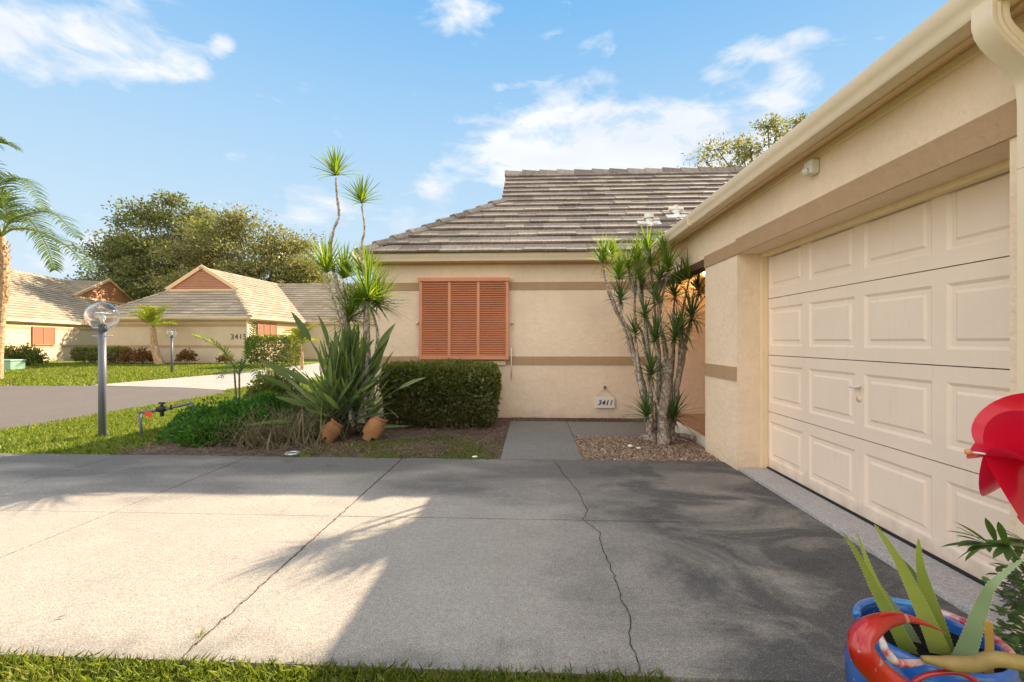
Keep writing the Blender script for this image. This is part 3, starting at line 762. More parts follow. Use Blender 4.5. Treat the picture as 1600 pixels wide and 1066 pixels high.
for xa in (-1.885, -.33):
    b = MB(); b.tube([(xa, WY-.05, 1.53), (xa, WY, 1.53)], [.02, .026], 12); b.build('shutter_catch', M['trimp'], house, smooth=True)
# lantern in the entry (lit)
lc = Vector((2.68, 7.20, 2.30))
b = MB(); b.box((lc.x-.05, WY-.02, lc.z-.30), (lc.x+.05, WY-.001, lc.z-.02)); b.tube([(lc.x, WY-.02, lc.z-.2), (lc.x, lc.y, lc.z-.22), (lc.x, lc.y, lc.z-.09)], .012, 8)
b.lathe([(.02, -.10), (.055, -.085), (.055, -.075)], lc, 6); b.lathe([(.075, .085), (.03, .13), (.0, .15)], lc, 6)
for k in range(6):
    a = k*math.pi/3; b.tube([lc+Vector((.053*math.cos(a), .053*math.sin(a), -.08)), lc+Vector((.068*math.cos(a), .068*math.sin(a), .088))], .005, 5)
wl = b.build('wall_lantern', M['brown'], house)
b = MB(); b.lathe([(0, -.07), (.035, -.05), (.045, .03), (.0, .07)], lc, 10); b.build('lantern_bulb', M['glow'], wl, smooth=True)
# front door with sidelight on the entry side wall
b = MB(); b.box((3.55, 5.6, .08), (3.598, 6.6, 2.15)); b.build('front_door', M['brown'], house)
L = bpy.data.lights.new('lantern_light', 'POINT'); L.energy = 4; L.color = (1, .6, .25); L.shadow_soft_size = .05
lo = bpy.data.objects.new('lantern_light', L); COL.objects.link(lo); lo.location = lc+Vector((-.12, -.12, 0))
# roof vents
def vent(px, py, kind):
    # find point on roof plane along pixel ray
    a = W(px, py, 1)-Vector((0, 0, CAMH)); o = Vector((0, 0, CAMH))
    t = (ZE+PT*(0-EY)-CAMH)/(a.z-PT*a.y); p = o+a*t
    b = MB()
    if kind == 0:
        b.lathe([(.16, -.06), (.06, .04), (.06, .14)], p, 12); b.lathe([(.085, .12), (.085, .2), (.0, .21)], p, 12)
    else:
        b.lathe([(.2, -.07), (.075, .03), (.075, .10)], p, 12); b.tube([p+Vector((-.13, 0, .13)), p+Vector((.13, 0, .13))], .035, 10); b.tube([p+Vector((0, 0, .09)), p+Vector((0, 0, .2))], .04, 10)
    Mf = Matrix.Translation(p)@Matrix.Rotation(math.atan(PT), 4, 'X'); b.box((-.2, -.2, .03), (.2, .2, .045), Mf)
    smooth_angle(b.build('roof_vent', M['white'], house), 40)
vent(1014, 352, 0); vent(1056, 338, 1)

# hung house number 3411
def text_mesh(txt, size, mat, name, parent, loc, shear=0, ext=.003, rot=(R(90), 0, 0), bold=.0):
    cu = bpy.data.curves.new(name, 'FONT'); cu.body = txt; cu.size = size; cu.extrude = ext; cu.shear = shear; cu.offset = bold
    cu.align_x = 'CENTER'; cu.align_y = 'CENTER'; cu.space_character = 1.15
    tmp = bpy.data.objects.new('tmp', cu); COL.objects.link(tmp)
    dg = bpy.context.evaluated_depsgraph_get(); me = bpy.data.meshes.new_from_object(tmp.evaluated_get(dg))
    bpy.data.objects.remove(tmp)
    Mx = Matrix.Translation(loc)@Matrix.Rotation(rot[2], 4, 'Z')@Matrix.Rotation(rot[0], 4, 'X'); me.transform(Mx)
    me.materials.clear(); me.materials.append(mat)
    o = bpy.data.objects.new(name, me); COL.objects.link(o); place(o, parent); return o
sc_ = W(945, 629, 7.3); sx, sz = sc_.x, sc_.z
sg = thing('house_number_sign', 'small cream plaque reading 3411 hung from a cord on the house wall', 'sign', (sx, WY-.03, sz))
b = MB(); b.box((sx-.155, WY-.045, sz-.09), (sx+.155, WY-.022, sz+.09)); b.build('plaque', M['white'], sg, bevel=.006)
text_mesh('3411', .105, M['black'], 'numerals', sg, (sx-.0, WY-.047, sz-.005), .3, .003, bold=.002)
b = MB(); b.tube([(sx-.14, WY-.035, sz+.09), (sx, WY-.035, sz+.24), (sx+.14, WY-.035, sz+.09)], .004, 6); b.build('hanging_cord', M['galv'], sg)
b = MB(); b.tube([(sx, WY-.05, sz+.245), (sx, WY, sz+.245)], .018, 10); b.tube([(sx, WY-.05, sz+.27), (sx, WY-.045, sz+.22)], .014, 8); b.build('hook', M['steel'], sg, smooth=True)

# ------------------------------------------------------------------ neighbouring houses
# number 3415
XA, XB, YF = -25.2, -16.25, 25.3
nh = thing('house', 'neighbouring cream house with salmon louvered gable and the number 3415', 'house', ((XA+XB)/2, YF, 0))
b = MB(); b.box((XA, YF, -.1), (XB, 37, 2.52)); b.box((XB, 31.6, -.1), (4, 37, 2.52)); b.build('wall', M['stucco_far'], nh)
b = MB()
for z0, z1 in ((2.07, 2.22), (.85, 1.0)):
    b.box((XA, YF-.02, z0), (XB-.0, YF, z1)); b.box((XB, YF-.02, z0), (XB+.02, 31.55, z1))
b.build('stucco_band', M['band'], nh)
tl = MB(); xc = (XA+XB)/2; ov = .3; hw = (XB-XA)/2+ov; zr = 2.62+PT*hw
g_s = 2.75                                                   # hip set back
roof_plane(tl, (xc, YF-ov, 2.62), (1, 0, 0), UPY, lambda s: -hw+s/hyp, lambda s: hw-s/hyp, g_s*hyp, tw=.66, seed=11)
UPXm = Vector((-1/hyp, 0, PT/hyp))
def rr(s): return -(YF-ov+min(s/hyp, g_s))                  # measured along -Y
roof_plane(tl, (XB+ov, 0, 2.62), (0, 1, 0), UPXm, lambda s: YF-ov+min(s/hyp, g_s), lambda s: 31.3+s/hyp, hw*hyp, tw=.66, seed=12)
roof_plane(tl, (XA-ov, 0, 2.62), (0, 1, 0), UPX, lambda s: YF-ov+min(s/hyp, g_s), lambda s: 37, hw*hyp, tw=.66, seed=13)
# back wing, ridge parallel to X
roof_plane(tl, (0, 31.3, 2.62), (1, 0, 0), UPY, lambda s: XB+ov-s/hyp, lambda s: 4.3, hw*hyp, tw=.66, seed=14)
nr = tl.build('roof', M['tile_far'], nh)
b = MB(); zg = 2.62+PT*g_s
caps(b, (xc-hw, YF-ov, 2.66), (xc-hw+g_s, YF-ov+g_s, zg+.04), .3, .06, .4); b.build('hip_cap', M['tile_far'], nr); b = MB(); caps(b, (xc+hw, YF-ov, 2.66), (xc+hw-g_s, YF-ov+g_s, zg+.04), .3, .06, .4)
b.build('hip_cap', M['tile_far'], nr); b = MB()
caps(b, (xc, YF-ov+g_s-.2, zr+.02), (xc, 36, zr+.04), .3, .06, .42, drop=.8); b.build('ridge_cap', M['tile_far'], nr); b = MB(); caps(b, (xc, 31.3+hw, zr+.04), (4.3, 31.3+hw, zr+.04), .3, .06, .42, drop=.8)
b.build('ridge_cap', M['tile_far'], nr)
# louvered gable
def louver_gable(parent, A, B, top, out, slats=14):
    A, B, top, out = Vector(A), Vector(B), Vector(top), Vector(out)
    ax_ = (B-A).normalized(); A = A-ax_*.25; B = B+ax_*.25; top = top+Vector((0, 0, .16))
    b = MB(); b.face([A, B, top]); 
    for i in range(slats):
        f0, f1 = i/slats, (i+.9)/slats
        l0, r0 = A.lerp(top, f0), B.lerp(top, f0); l1, r1 = A.lerp(top, f1), B.lerp(top, f1)
        b.face([l0+out*.05, r0+out*.05, r1+out*.012, l1+out*.012])
        b.face([l0+out*.05, r0+out*.05, r0+out*.005, l0+out*.005])
    g_ = b.build('gable', M['gable'], parent)
    b = MB(); up = Vector((0, 0, 1)); ax = (B-A).normalized()
    for P0, s_ in ((A-ax*.12, 1), (B+ax*.12, -1)):
        b.mesh([P0+ax*s_*.3+out*.1, P0+out*.1+up*.08, top+out*.1+up*.1, top+out*.1-up*.14, P0+ax*s_*.3, P0+up*.08, top+up*.1, top-up*.14],
               [(0, 1, 2, 3), (4, 5, 6, 7), (1, 5, 6, 2), (0, 4, 7, 3)])
    b.mesh([A+out*.1-up*.08, B+out*.1-up*.08, B+out*.1+up*.03, A+out*.1+up*.03, A-up*.08, B-up*.08, B+up*.03, A+up*.03], [(0, 1, 2, 3), (3, 2, 6, 7), (0, 1, 5, 4)])
    b.build('rake_board', M['fascia'], g_)
yg = YF-ov+g_s
louver_gable(nh, (xc-hw+g_s, yg-.1, zg), (xc+hw-g_s, yg-.1, zg), (xc, yg-.1, zr-.05), (0, -1, 0))
b = MB(); b.box((XA-ov+.1, YF-ov+.08, 2.42), (XB+ov-.1, YF-ov+.11, 2.6)); b.box((XB+ov-.11, YF-ov+.11, 2.42), (XB+ov-.08, 31.5, 2.6)); b.box((XA, YF-ov+.11, 2.44), (XB+ov-.11, YF, 2.47)); b.box((XB, YF, 2.44), (XB+ov-.11, 31.5, 2.47)); b.box((XB+ov-.1, 31.4, 2.42), (4, 31.43, 2.6))
b.build('fascia', M['fascia'], nh)
b = MB(); gutter(b, (XA-ov, YF-ov+.08, 2.5), (XB+ov, YF-ov+.08, 2.5), (0, -1, 0)); gutter(b, (XB+ov-.08, YF-ov, 2.5), (XB+ov-.08, 31.3, 2.5), (1, 0, 0)); b.build('gutter', M['gutter'], nh)
b = MB(); b.box((XB-.06, YF-.09, 0), (XB+.03, YF-.02, 2.5)); b.build('downspout', M['gutter'], nh)
text_mesh('3415', .42, M['numbers'], 'house_number', nh, (W(370.5, 526.5, 25.9).x, YF-.012, W(370, 526.5, 25.9).z), 0, .01, bold=.006)
# side shutter (faces +X)
def flat_shutter(parent, p, d, w, z0, z1, cols, out):
    p, d, out = Vector(p), Vector(d).normalized(), Vector(out).normalized()
    b = MB()
    def bb(u0, u1, za, zb, o0, o1):
        c = [p+d*u+out*o for u, o in ((u0, o0), (u1, o0), (u1, o1), (u0, o1))]
        V = [Vector((q.x, q.y, za)) for q in c]+[Vector((q.x, q.y, zb)) for q in c]
        b.mesh(V, [(0, 3, 2, 1), (4, 5, 6, 7), (0, 1, 5, 4), (1, 2, 6, 5), (2, 3, 7, 6), (3, 0, 4, 7)])
    fw = .06
    for k in range(cols+1):
        u = k*(w-fw)/cols; bb(u, u+fw, z0, z1, .02, .08)
    bb(fw, w-fw, z0, z0+fw, .021, .079); bb(fw, w-fw, z1-fw, z1, .021, .079)
    n = 22
    for i in range(n):
        za = z0+fw+(z1-z0-2*fw)*i/n; bb(fw, w-fw, za, za+(z1-z0-2*fw)/n*.7, .03, .06)
    return b.build('shutter', M['gable'], parent)
ya = (XB)/(-.6423) 
flat_shutter(nh, (XB, 26.1, 0), (0, 1, 0), 2.0, 1.15, 2.35, 3, (1, 0, 0))
# left house
d = CW(-.27, .963); d.z = 0; d.normalize(); P1 = W(5, 533, 25); P1.z = 0; nrm = Vector((d.y, -d.x, 0)); bk = -nrm
P0 = P1-d*9
lh = thing('house', 'cream house far left with plain salmon gable and wide sloping tile roof', 'house', tuple(P1))
b = MB()
def obox(b, P, d, o, u0, u1, o0, o1, z0, z1):
    c = [P+d*u+o*v for u, v in ((u0, o0), (u1, o0), (u1, o1), (u0, o1))]
    V = [Vector((q.x, q.y, z0)) for q in c]+[Vector((q.x, q.y, z1)) for q in c]
    b.mesh(V, [(0, 3, 2, 1), (4, 5, 6, 7), (0, 1, 5, 4), (1, 2, 6, 5), (2, 3, 7, 6), (3, 0, 4, 7)])
obox(b, P0, d, bk, 0, 40, .25, 11, -.1, 2.45); b.build('wall', M['stucco_far'], lh)
b = MB(); obox(b, P0, d, bk, 0, 40, .235, .25, 1.95, 2.1); obox(b, P0, d, bk, 0, 40, .235, .25, .82, .97); b.build('stucco_band', M['band'], lh)
tl = MB(); RR = 6.1; pl = .64; hl = math.sqrt(1+pl*pl); up = (bk+Vector((0, 0, pl)))/hl
roof_plane(tl, P0+Vector((0, 0, 2.47)), d, up, lambda s: -.3, lambda s: 38, RR*hl, tw=.66, seed=21)
# dormer behind the gable
ga = 17.2+9; hg = 4.6; rg = 3.6; zb = 2.47+pl*rg; za = zb+1.78; ps = 1.78/hg
gA = P0+d*(ga-hg)+bk*rg+Vector((0, 0, zb)); gB = P0+d*(ga+hg)+bk*rg+Vector((0, 0, zb)); gT = P0+d*ga+bk*rg+Vector((0, 0, za))
upl = (d+Vector((0, 0, ps))).normalized(); upr = (-d+Vector((0, 0, ps))).normalized()
roof_plane(tl, gA+bk*0, bk, upl, lambda s: -.2+0*s, lambda s: 5.5, hg*math.sqrt(1+ps**2), tw=.66, seed=22)
roof_plane(tl, gB, bk, upr, lambda s: -.2, lambda s: 5.5, hg*math.sqrt(1+ps**2), tw=.66, seed=23)
lr = tl.build('roof', M['tile_far'], lh)
b = MB(); caps(b, P0+bk*RR+Vector((0, 0, 2.47+pl*RR+.03)), P0+d*38+bk*RR+Vector((0, 0, 2.47+pl*RR+.03)), .3, .06, .42, drop=.8); b.build('ridge_cap', M['tile_far'], lr)
louver_gable(lh, gA+nrm*.08, gB+nrm*.08, gT+nrm*.08, nrm, 10)
b = MB(); obox(b, P0, d, bk, 0, 40, .08, .11, 2.3, 2.46); obox(b, P0, d, bk, 0, 40, .11, .25, 2.3, 2.33); b.build('fascia', M['fascia'], lh)
b = MB(); gutter(b, P0+bk*.08+Vector((0, 0, 2.36)), P0+d*40+bk*.08+Vector((0, 0, 2.36)), nrm); b.build('gutter', M['gutter'], lh)
# shutter pixels x 49..84
def on_wall(px):
    r = W(px, 533, 1); r.z = 0
    # solve P0+d*a+bk*.25 = r*k
    Aq = P0+bk*.25; det = d.x*(-r.y)-(-r.x)*d.y
    a = ((-Aq.x)*(-r.y)-(-r.x)*(-Aq.y))/det
    return a
a0, a1 = on_wall(49), on_wall(84)
flat_shutter(lh, P0+d*a0+bk*.25, d, a1-a0, .98, 2.12, 2, nrm)

# ------------------------------------------------------------------ lamps
def lamp(base, label):
    x, y = base
    t = thing('lamp_post', label, 'lamp post', (x, y, 0), 'globe lamp posts by the road')
    b = MB(); b.tube([(x, y, -.05), (x, y, 1.38)], .042, 16); b.build('pole', M['steel'], t, smooth=True)
    b = MB(); b.tube([(x-.13*cs, y-.13*sn, 1.30), (x+.13*cs, y+.13*sn, 1.30)], .007, 8); b.build('crossbar', M['galv'], t, smooth=True)
    b = MB(); b.tube([(x, y, 1.36), (x, y, 1.385), (x, y, 1.386), (x, y, 1.40)], [.05, .05, .085, .085], 20); b.tube([(x, y, 1.40), (x, y, 1.46)], .045, 16); b.build('fitter', M['steel'], t)
    b = MB(); b.lathe([(0, 1.46), (.022, 1.47), (.02, 1.5), (.034, 1.53), (.032, 1.56), (.018, 1.58), (0, 1.585)], (x, y, 0), 14); b.build('bulb', M['bulb'], t, smooth=True)
    b = MB(); b.lathe([(0, 1.61), (.06, 1.605), (.085, 1.595), (.085, 1.592), (.06, 1.60), (0, 1.606)], (x, y, 0), 20); b.build('reflector', M['white'], t, smooth=True)
    r = .178; c = 1.56; a0 = math.asin(-(c-1.40)/r)
    th = np.linspace(a0, math.pi/2, 20)
    prof = [(r*math.cos(t_), c+r*math.sin(t_)) for t_ in th]; ri = r-.004
    prof += [(max(0, ri*math.cos(t_)), c+ri*math.sin(t_)) for t_ in th[::-1]]; prof.append(prof[0])
    b = MB(); b.lathe(prof, (x, y, 0), 36); b.build('globe', M['glass'], t, smooth=True)
    return t
p = G(160, 681); lamp((p.x, p.y), 'nearer grey lamp post with clear glass globe on the grass beside the road')
p = G(268.5, 581); lamp((p.x, p.y), 'small far lamp post with clear globe on the lawn in front of number 3415')
# utility cabinet
p = G(3, 577.5); b = MB(); b.box((p.x-.6, p.y-.0, -.1), (p.x+.38, p.y+.6, .36)); b.box((p.x-.63, p.y-.03, .36), (p.x+.41, p.y+.63, .42))
o = b.build('utility_box', M['ugreen'], bevel=.02); tag(o, 'low pale green utility cabinet on the lawn at the left edge', 'utility box')
# backflow pipe with red tag
t = thing('irrigation_pipe', 'dark irrigation pipe with valve and red tag beside the green ground plant', 'pipe', tuple(G(222, 681)))
bp = G(222, 681); q = [W(218, 645, 5.95), W(253, 640, 5.95), W(300, 630, 5.95)]
b = MB(); b.tube([(bp.x, bp.y, -.05), (q[0].x, q[0].y, q[0].z), ], .017, 10); b.tube([q[0]-Vector((.02, 0, 0)), q[1], q[2]], .017, 10); b.tube([q[2], (q[2].x, q[2].y, 0)], .017, 10); b.build('pipe', M['steel'], t, smooth=True)
b = MB(); b.tube([q[1]-Vector((.06, 0, .0)), q[1]+Vector((.05, 0, .01))], .034, 10); b.tube([q[1]+Vector((0, 0, -.09)), q[1]+Vector((0, 0, .07))], [.024, .018], 10); b.tube([q[1]+Vector((-.04, 0, .085)), q[1]+Vector((.04, 0, .085))], .012, 8); b.tube([q[1]+Vector((.12, 0, 0)), q[1]+Vector((.13, 0, .06))], [.02, .012], 8)
b.build('valve', M['dark'], t)
b = MB(); w0 = W(232, 647, 5.92); b.box((w0.x-.045, w0.y-.004, w0.z-.035), (w0.x+.045, w0.y, w0.z+.03)); b.build('tag', M['red'], t)

# ------------------------------------------------------------------ plants
def rosette(mb, c, axis, n, L, w, spread=1.25, droop=.5, seg=5, low=0.0):
    c = Vector(c); axis = Vector(axis).normalized()
    x = axis.orthogonal().normalized(); y = axis.cross(x)
    for k in range(n):
        f = (k+.5)/n; th = low+spread*f**.8*(1+random.uniform(-.12, .12)); a = k*2.39996+random.uniform(-.2, .2)
        d = axis*math.cos(th)+(x*math.cos(a)+y*math.sin(a))*math.sin(th)
        l = L*random.uniform(.75, 1.1)*(1-.12*abs(f-.5))
        mb.blade(c+axis*(.06*(1-f)), d, l, w*random.uniform(.8, 1.15), droop*random.uniform(.2, 1.3)*(.3+f), seg, .35, r=min(1, max(0, random.gauss(.42+.1*(f > .9), .2))))
def stemline(mb, pts, r0, r1, n=8, rings=True):
    # smooth polyline with knobbly radius
    P = [Vector(p) for p in pts]; Q = []
    for i in range(len(P)-1):
        p0 = P[max(i-1, 0)]; p1 = P[i]; p2 = P[i+1]; p3 = P[min(i+2, len(P)-1)]
        for k in range(6):
            t = k/6
            Q.append(.5*((2*p1)+(-p0+p2)*t+(2*p0-5*p1+4*p2-p3)*t*t+(-p0+3*p1-3*p2+p3)*t**3))
    Q.append(P[-1]); m_ = len(Q)
    rad = [(r0+(r1-r0)*i/(m_-1))*(1+random.uniform(-.17, .2)) for i in range(m_)]
    Q = [q+Vector((random.uniform(-1, 1), random.uniform(-1, 1), 0))*(r0+r1)*.08 if 0 < i < m_-1 else q for i, q in enumerate(Q)]
    mb.tube(Q, rad, n)
# right dracaena
base = G(1036, 688); T0 = 5.60
dr = thing('dracaena', 'multi stemmed dracaena with pale trunks in the gravel bed by the entry', 'plant', tuple(base))
st = MB()
def pp(l, t): return [W(x, y, t) for x, y in l]
stemline(st, pp([(1022, 690), (1012, 650), (1002, 600), (990, 547)], 5.62), .05, .042)
stemline(st, pp([(1037, 692), (1035, 650), (1041, 600), (1044, 556)], 5.5), .07, .052, 10)
stemline(st, pp([(1048, 688), (1052, 640), (1060, 590), (1069, 542)], 5.65), .05, .04)
stemline(st, pp([(1027, 688), (1028, 630), (1030, 580), (1027, 540), (1024, 520)], 5.7), .04, .03)
stemline(st, pp([(1044, 688), (1046, 630), (1049, 580), (1053, 530)], 5.75), .04, .03)
stemline(st, pp([(1014, 675), (1017, 640), (1015, 600), (1013, 570)], 5.5), .035, .025)
thin = [([(986, 552), (978, 520), (966, 490), (955, 462), (945, 430), (941, 412)], 5.62),
        ([(975, 510), (962, 485), (950, 455), (943, 425)], 5.75),
        ([(990, 548), (984, 520), (972, 495), (968, 470), (967, 438)], 5.5),
        ([(1010, 560), (1003, 520), (992, 500), (993, 450), (994, 412)], 5.6),
        ([(1014, 570), (1010, 510), (1004, 470), (1006, 430), (1012, 396)], 5.75),
        ([(1024, 540), (1012, 500), (1001, 470), (996, 436)], 5.45),
        ([(1040, 560), (1034, 520), (1030, 490), (1028, 474)], 5.4),
        ([(1044, 556), (1038, 530), (1030, 500), (1036, 460), (1044, 428)], 5.5),
        ([(1053, 530), (1052, 500), (1054, 466)], 5.6),
        ([(1060, 590), (1062, 540), (1066, 490), (1076, 440)], 5.7),
        ([(1068, 545), (1074, 520), (1080, 502)], 5.55),
        ([(1046, 560), (1050, 545), (1054, 533)], 5.35),
        ([(1030, 560), (1025, 545), (1024, 533)], 5.35),
        ([(1000, 590), (996, 560), (994, 528)], 5.45),
        ([(1030, 640), (1022, 615), (1017, 590)], 5.4),
        ([(1066, 560), (1078, 510), (1090, 460)], 5.85),
        ([(1027, 560), (1022, 470), (1016, 420)], 5.85)]
thin += [([(1062, 560), (1066, 540), (1066, 522)], 5.45), ([(1012, 540), (1009, 520), (1008, 502)], 5.4), ([(1032, 490), (1030, 465), (1030, 442)], 5.6), ([(993, 460), (985, 445), (983, 426)], 5.55)]
for l, t_ in thin: stemline(st, pp(l, t_), .018, .012, 7)
for k in range(9):                                             # surface roots
    a = random.uniform(0, 6.28); rr_ = random.uniform(.15, .5)
    c0 = base+Vector((.05*math.cos(a), .05*math.sin(a), .07)); c2 = base+Vector((rr_*math.cos(a), rr_*math.sin(a)*.7, -.005)); c1 = (c0+c2)/2+Vector((0, 0, -.02))
    stemline(st, [c0, c1, c2], .035, .01, 7)
stemline(st, [base+Vector((.05, .05, .05)), base+Vector((.28, .12, .035)), base+Vector((.45, -.02, .02)), base+Vector((.5, -.15, .0))], .04, .02)
stemline(st, [base+Vector((0, -.05, .1)), base+Vector((-.1, -.02, .06)), base+Vector((-.22, .02, .0))], .07, .02)
smooth_angle(st.build('trunk', M['bark'], dr), 60)
heads = [(941, 412, 5.62, .30, 1.1), (957, 404, 5.75, .24, 1.0), (967, 438, 5.5, .30, 1.2), (994, 412, 5.6, .30, 1.1), (996, 436, 5.45, .24, 1.3),
         (1013, 394, 5.75, .30, 1.0), (1018, 418, 5.85, .28, 1.2), (1044, 426, 5.5, .36, 1.3), (1038, 398, 5.9, .26, 1.1), (1077, 438, 5.7, .33, 1.3), (970, 472, 5.5, .25, 1.4), (1028, 474, 5.4, .29, 1.4),
         (1055, 466, 5.6, .30, 1.4), (1081, 500, 5.55, .38, 1.7), (1024, 533, 5.35, .30, 1.4), (1054, 532, 5.35, .31, 1.4), (994, 526, 5.45, .24, 1.4), (1017, 588, 5.4, .31, 1.35),
         (1002, 454, 5.7, .25, 1.3), (1092, 458, 5.85, .3, 1.5), (1012, 655, 5.5, .34, 1.2), (1051, 655, 5.55, .33, 1.2), (1062, 445, 5.8, .3, 1.3)]
heads += [(983, 424, 5.55, .26, 1.3), (1030, 440, 5.6, .25, 1.4), (1066, 520, 5.45, .3, 1.6), (1008, 500, 5.4, .24, 1.5)]
for (x, y, t_, L_, sp) in heads:
    b = MB(); c_ = W(x, y, t_)
    ax = Vector((random.uniform(-.35, .35), random.uniform(-.35, .2), 1)) if y < 600 else Vector(((x-1030)/40*.5, -.2, 1))
    rosette(b, c_, ax, int(46*L_/.3), L_*1.16, .026, sp*1.22, random.uniform(.4, 1.0))
    b.build('leaf_crown', M['drac'] if y < 440 else M['dracd'], dr)  # sunlit yellow colour on the upper crowns, darker copy below
b = MB()
for (x, y, t_, L_, sp) in heads:
    for k in range(7):
        a = random.uniform(0, 6.28); b.blade(W(x, y, t_), (math.cos(a), math.sin(a), -.6), L_*random.uniform(.5, .95), .016, 1.5, 5)
b.build('dead_leaves', M['straw'], dr)
# left tall dracaenas (one clump)
base = G(548, 668)
dl = thing('dracaena', 'tall thin stemmed dracaena rising behind the bird of paradise clump', 'plant', tuple(base))
st = MB()
lst = [([(552, 665), (549, 600), (546, 540), (534, 480), (523, 430), (517, 395), (521, 362), (530, 337), (527, 310), (525, 278)], 6.05, .030),
       ([(560, 665), (566, 600), (569, 540), (571, 480), (571, 430), (566, 405), (566, 380), (570, 355), (565, 322)], 6.15, .026),
       ([(548, 660), (545, 600), (541, 540), (524, 480), (514, 450), (510, 428)], 5.95, .026),
       ([(545, 650), (550, 560), (540, 480), (536, 440)], 6.25, .024),
       ([(565, 660), (570, 590), (574, 500), (575, 470)], 6.0, .05),
       ([(575, 660), (583, 590), (590, 520), (577, 478)], 6.1, .03),
       ([(570, 655), (577, 560), (572, 460), (571, 430)], 6.35, .024),
       ([(553, 650), (556, 560), (548, 520)], 6.1, .025)]
for l, t_, r_ in lst: stemline(st, pp(l, t_), r_*1.15, r_*.45, 7)
smooth_angle(st.build('trunk', M['bark'], dl), 60)
for (x, y, t_, L_, sp) in [(525, 275, 6.05, .33, 1.2), (565, 318, 6.15, .33, 1.25), (510, 427, 5.95, .42, 1.1), (537, 436, 6.25, .42, 1.0), (571, 432, 6.35, .42, 1.2), (575, 470, 6.0, .58, 1.7), (590, 478, 6.2, .46, 1.7), (548, 500, 6.2, .46, 1.8), (560, 480, 6.25, .40, 1.5)]:
    b = MB(); rosette(b, W(x, y, t_), (random.uniform(-.12, .12), 0, 1), int(62*L_/.33), L_*1.18, .03, sp*1.12, .35)
    b.build('leaf_crown', M['drac'] if y != 510 else M['dracd'], dl)
b = MB()
for (x, y, t_) in [(575, 478, 6.0), (540, 450, 6.2), (548, 515, 6.2)]:
    for k in range(12):
        a = random.uniform(0, 6.28); b.blade(W(x, y, t_), (math.cos(a), math.sin(a), -.3), .36, .016, 1.2, 5)
b.build('dead_leaves', M['straw'], dl)
# bird of paradise clump
base = G(535, 672)
bp_ = thing('bird_of_paradise', 'large bird of paradise clump of grey green paddle leaves in the planting bed', 'plant', tuple(base))
lf = MB(); pet = MB()
def paddle(base, tip, w, bl, arch=.12, r=None):
    base, tip = Vector(base), Vector(tip); D = tip-base; L_ = D.length
    up = Vector((0, 0, 1)); mid = base.lerp(tip, .5)+up*arch*L_*.4-Vector((D.x, D.y, 0))*arch*.5
    def Bz(t): return base*(1-t)**2+mid*2*t*(1-t)+tip*t*t
    s0 = 1-bl/L_
    pts = [Bz(s0*k/6) for k in range(7)]; pet.tube(pts, [.011-.0006*k for k in range(7)], 5, False)
    n = 7; V = []; sd = None
    dd = (Bz(.9)-Bz(.6)).normalized(); rnd = Vector((random.uniform(-1, 1), random.uniform(-1, 1), random.uniform(-.3, .3)))
    sd = dd.cross(rnd).normalized()
    for k in range(n+1):
        f = k/n; t = s0+(1-s0)*f; p_ = Bz(t); d_ = (Bz(min(1, t+.02))-Bz(t-.02)).normalized()
        s_ = (sd-d_*sd.dot(d_)).normalized(); nn = s_.cross(d_)
        ww = w*(math.sin(math.pi*min(1, f**.75))**.8 if f < 1 else 0)*.5+.002
        V += [p_-s_*ww*.92+nn*ww*.4, p_, p_+s_*ww*.92+nn*ww*.4]
    lf.cur = random.random() if r is None else r
    lf.mesh(V, [(i*3+j, i*3+j+1, (i+1)*3+j+1, (i+1)*3+j) for i in range(n) for j in range(2)])
for k in range(300):
    a = random.gauss(0, 1); x = 542+a*34; h_ = random.uniform(500, 625)+abs(a)*20
    bx_ = base+Vector((random.uniform(-.28, .28), random.uniform(-.2, .3), .0))
    tipz = W(x+random.uniform(-15, 15), h_, 5.75+random.uniform(-.45, .5))
    paddle(bx_, tipz, random.uniform(.03, .056), random.uniform(.4, .65), random.uniform(.0, .2))
for (x, y, t_, w_) in [(455, 487, 5.9, .11), (497, 492, 5.8, .13), (618, 505, 5.7, .10), (610, 520, 5.9, .13), (665, 590, 5.4, .07), (385, 665, 5.2, .06), (405, 560, 5.6, .10), (420, 545, 5.8, .09), (545, 512, 5.7, .12), (527, 520, 5.6, .13), (400, 585, 5.5, .12), (430, 620, 5.3, .09), (600, 545, 5.6, .1), (560, 505, 5.8, .12), (430, 570, 5.6, .1), (585, 530, 5.5, .11)]:
    paddle(base+Vector((random.uniform(-.2, .2), 0, .02)), W(x, y, t_), w_*.8, .5, .22)
lf.build('leaf_blades', M['strel'], bp_); pet.build('leaf_stalks', M['strel'], bp_)
b = MB()
for k in range(260):
    a = random.uniform(0, 6.28); q_ = base+Vector((random.gauss(0, .28), random.gauss(-.12, .18), random.uniform(.02, .25)))
    b.blade(q_, (math.cos(a), math.sin(a), random.uniform(-.2, .8)), random.uniform(.15, .4), random.uniform(.012, .03), 1.0, 4)
b.build('dead_leaves', M['straw'], bp_)
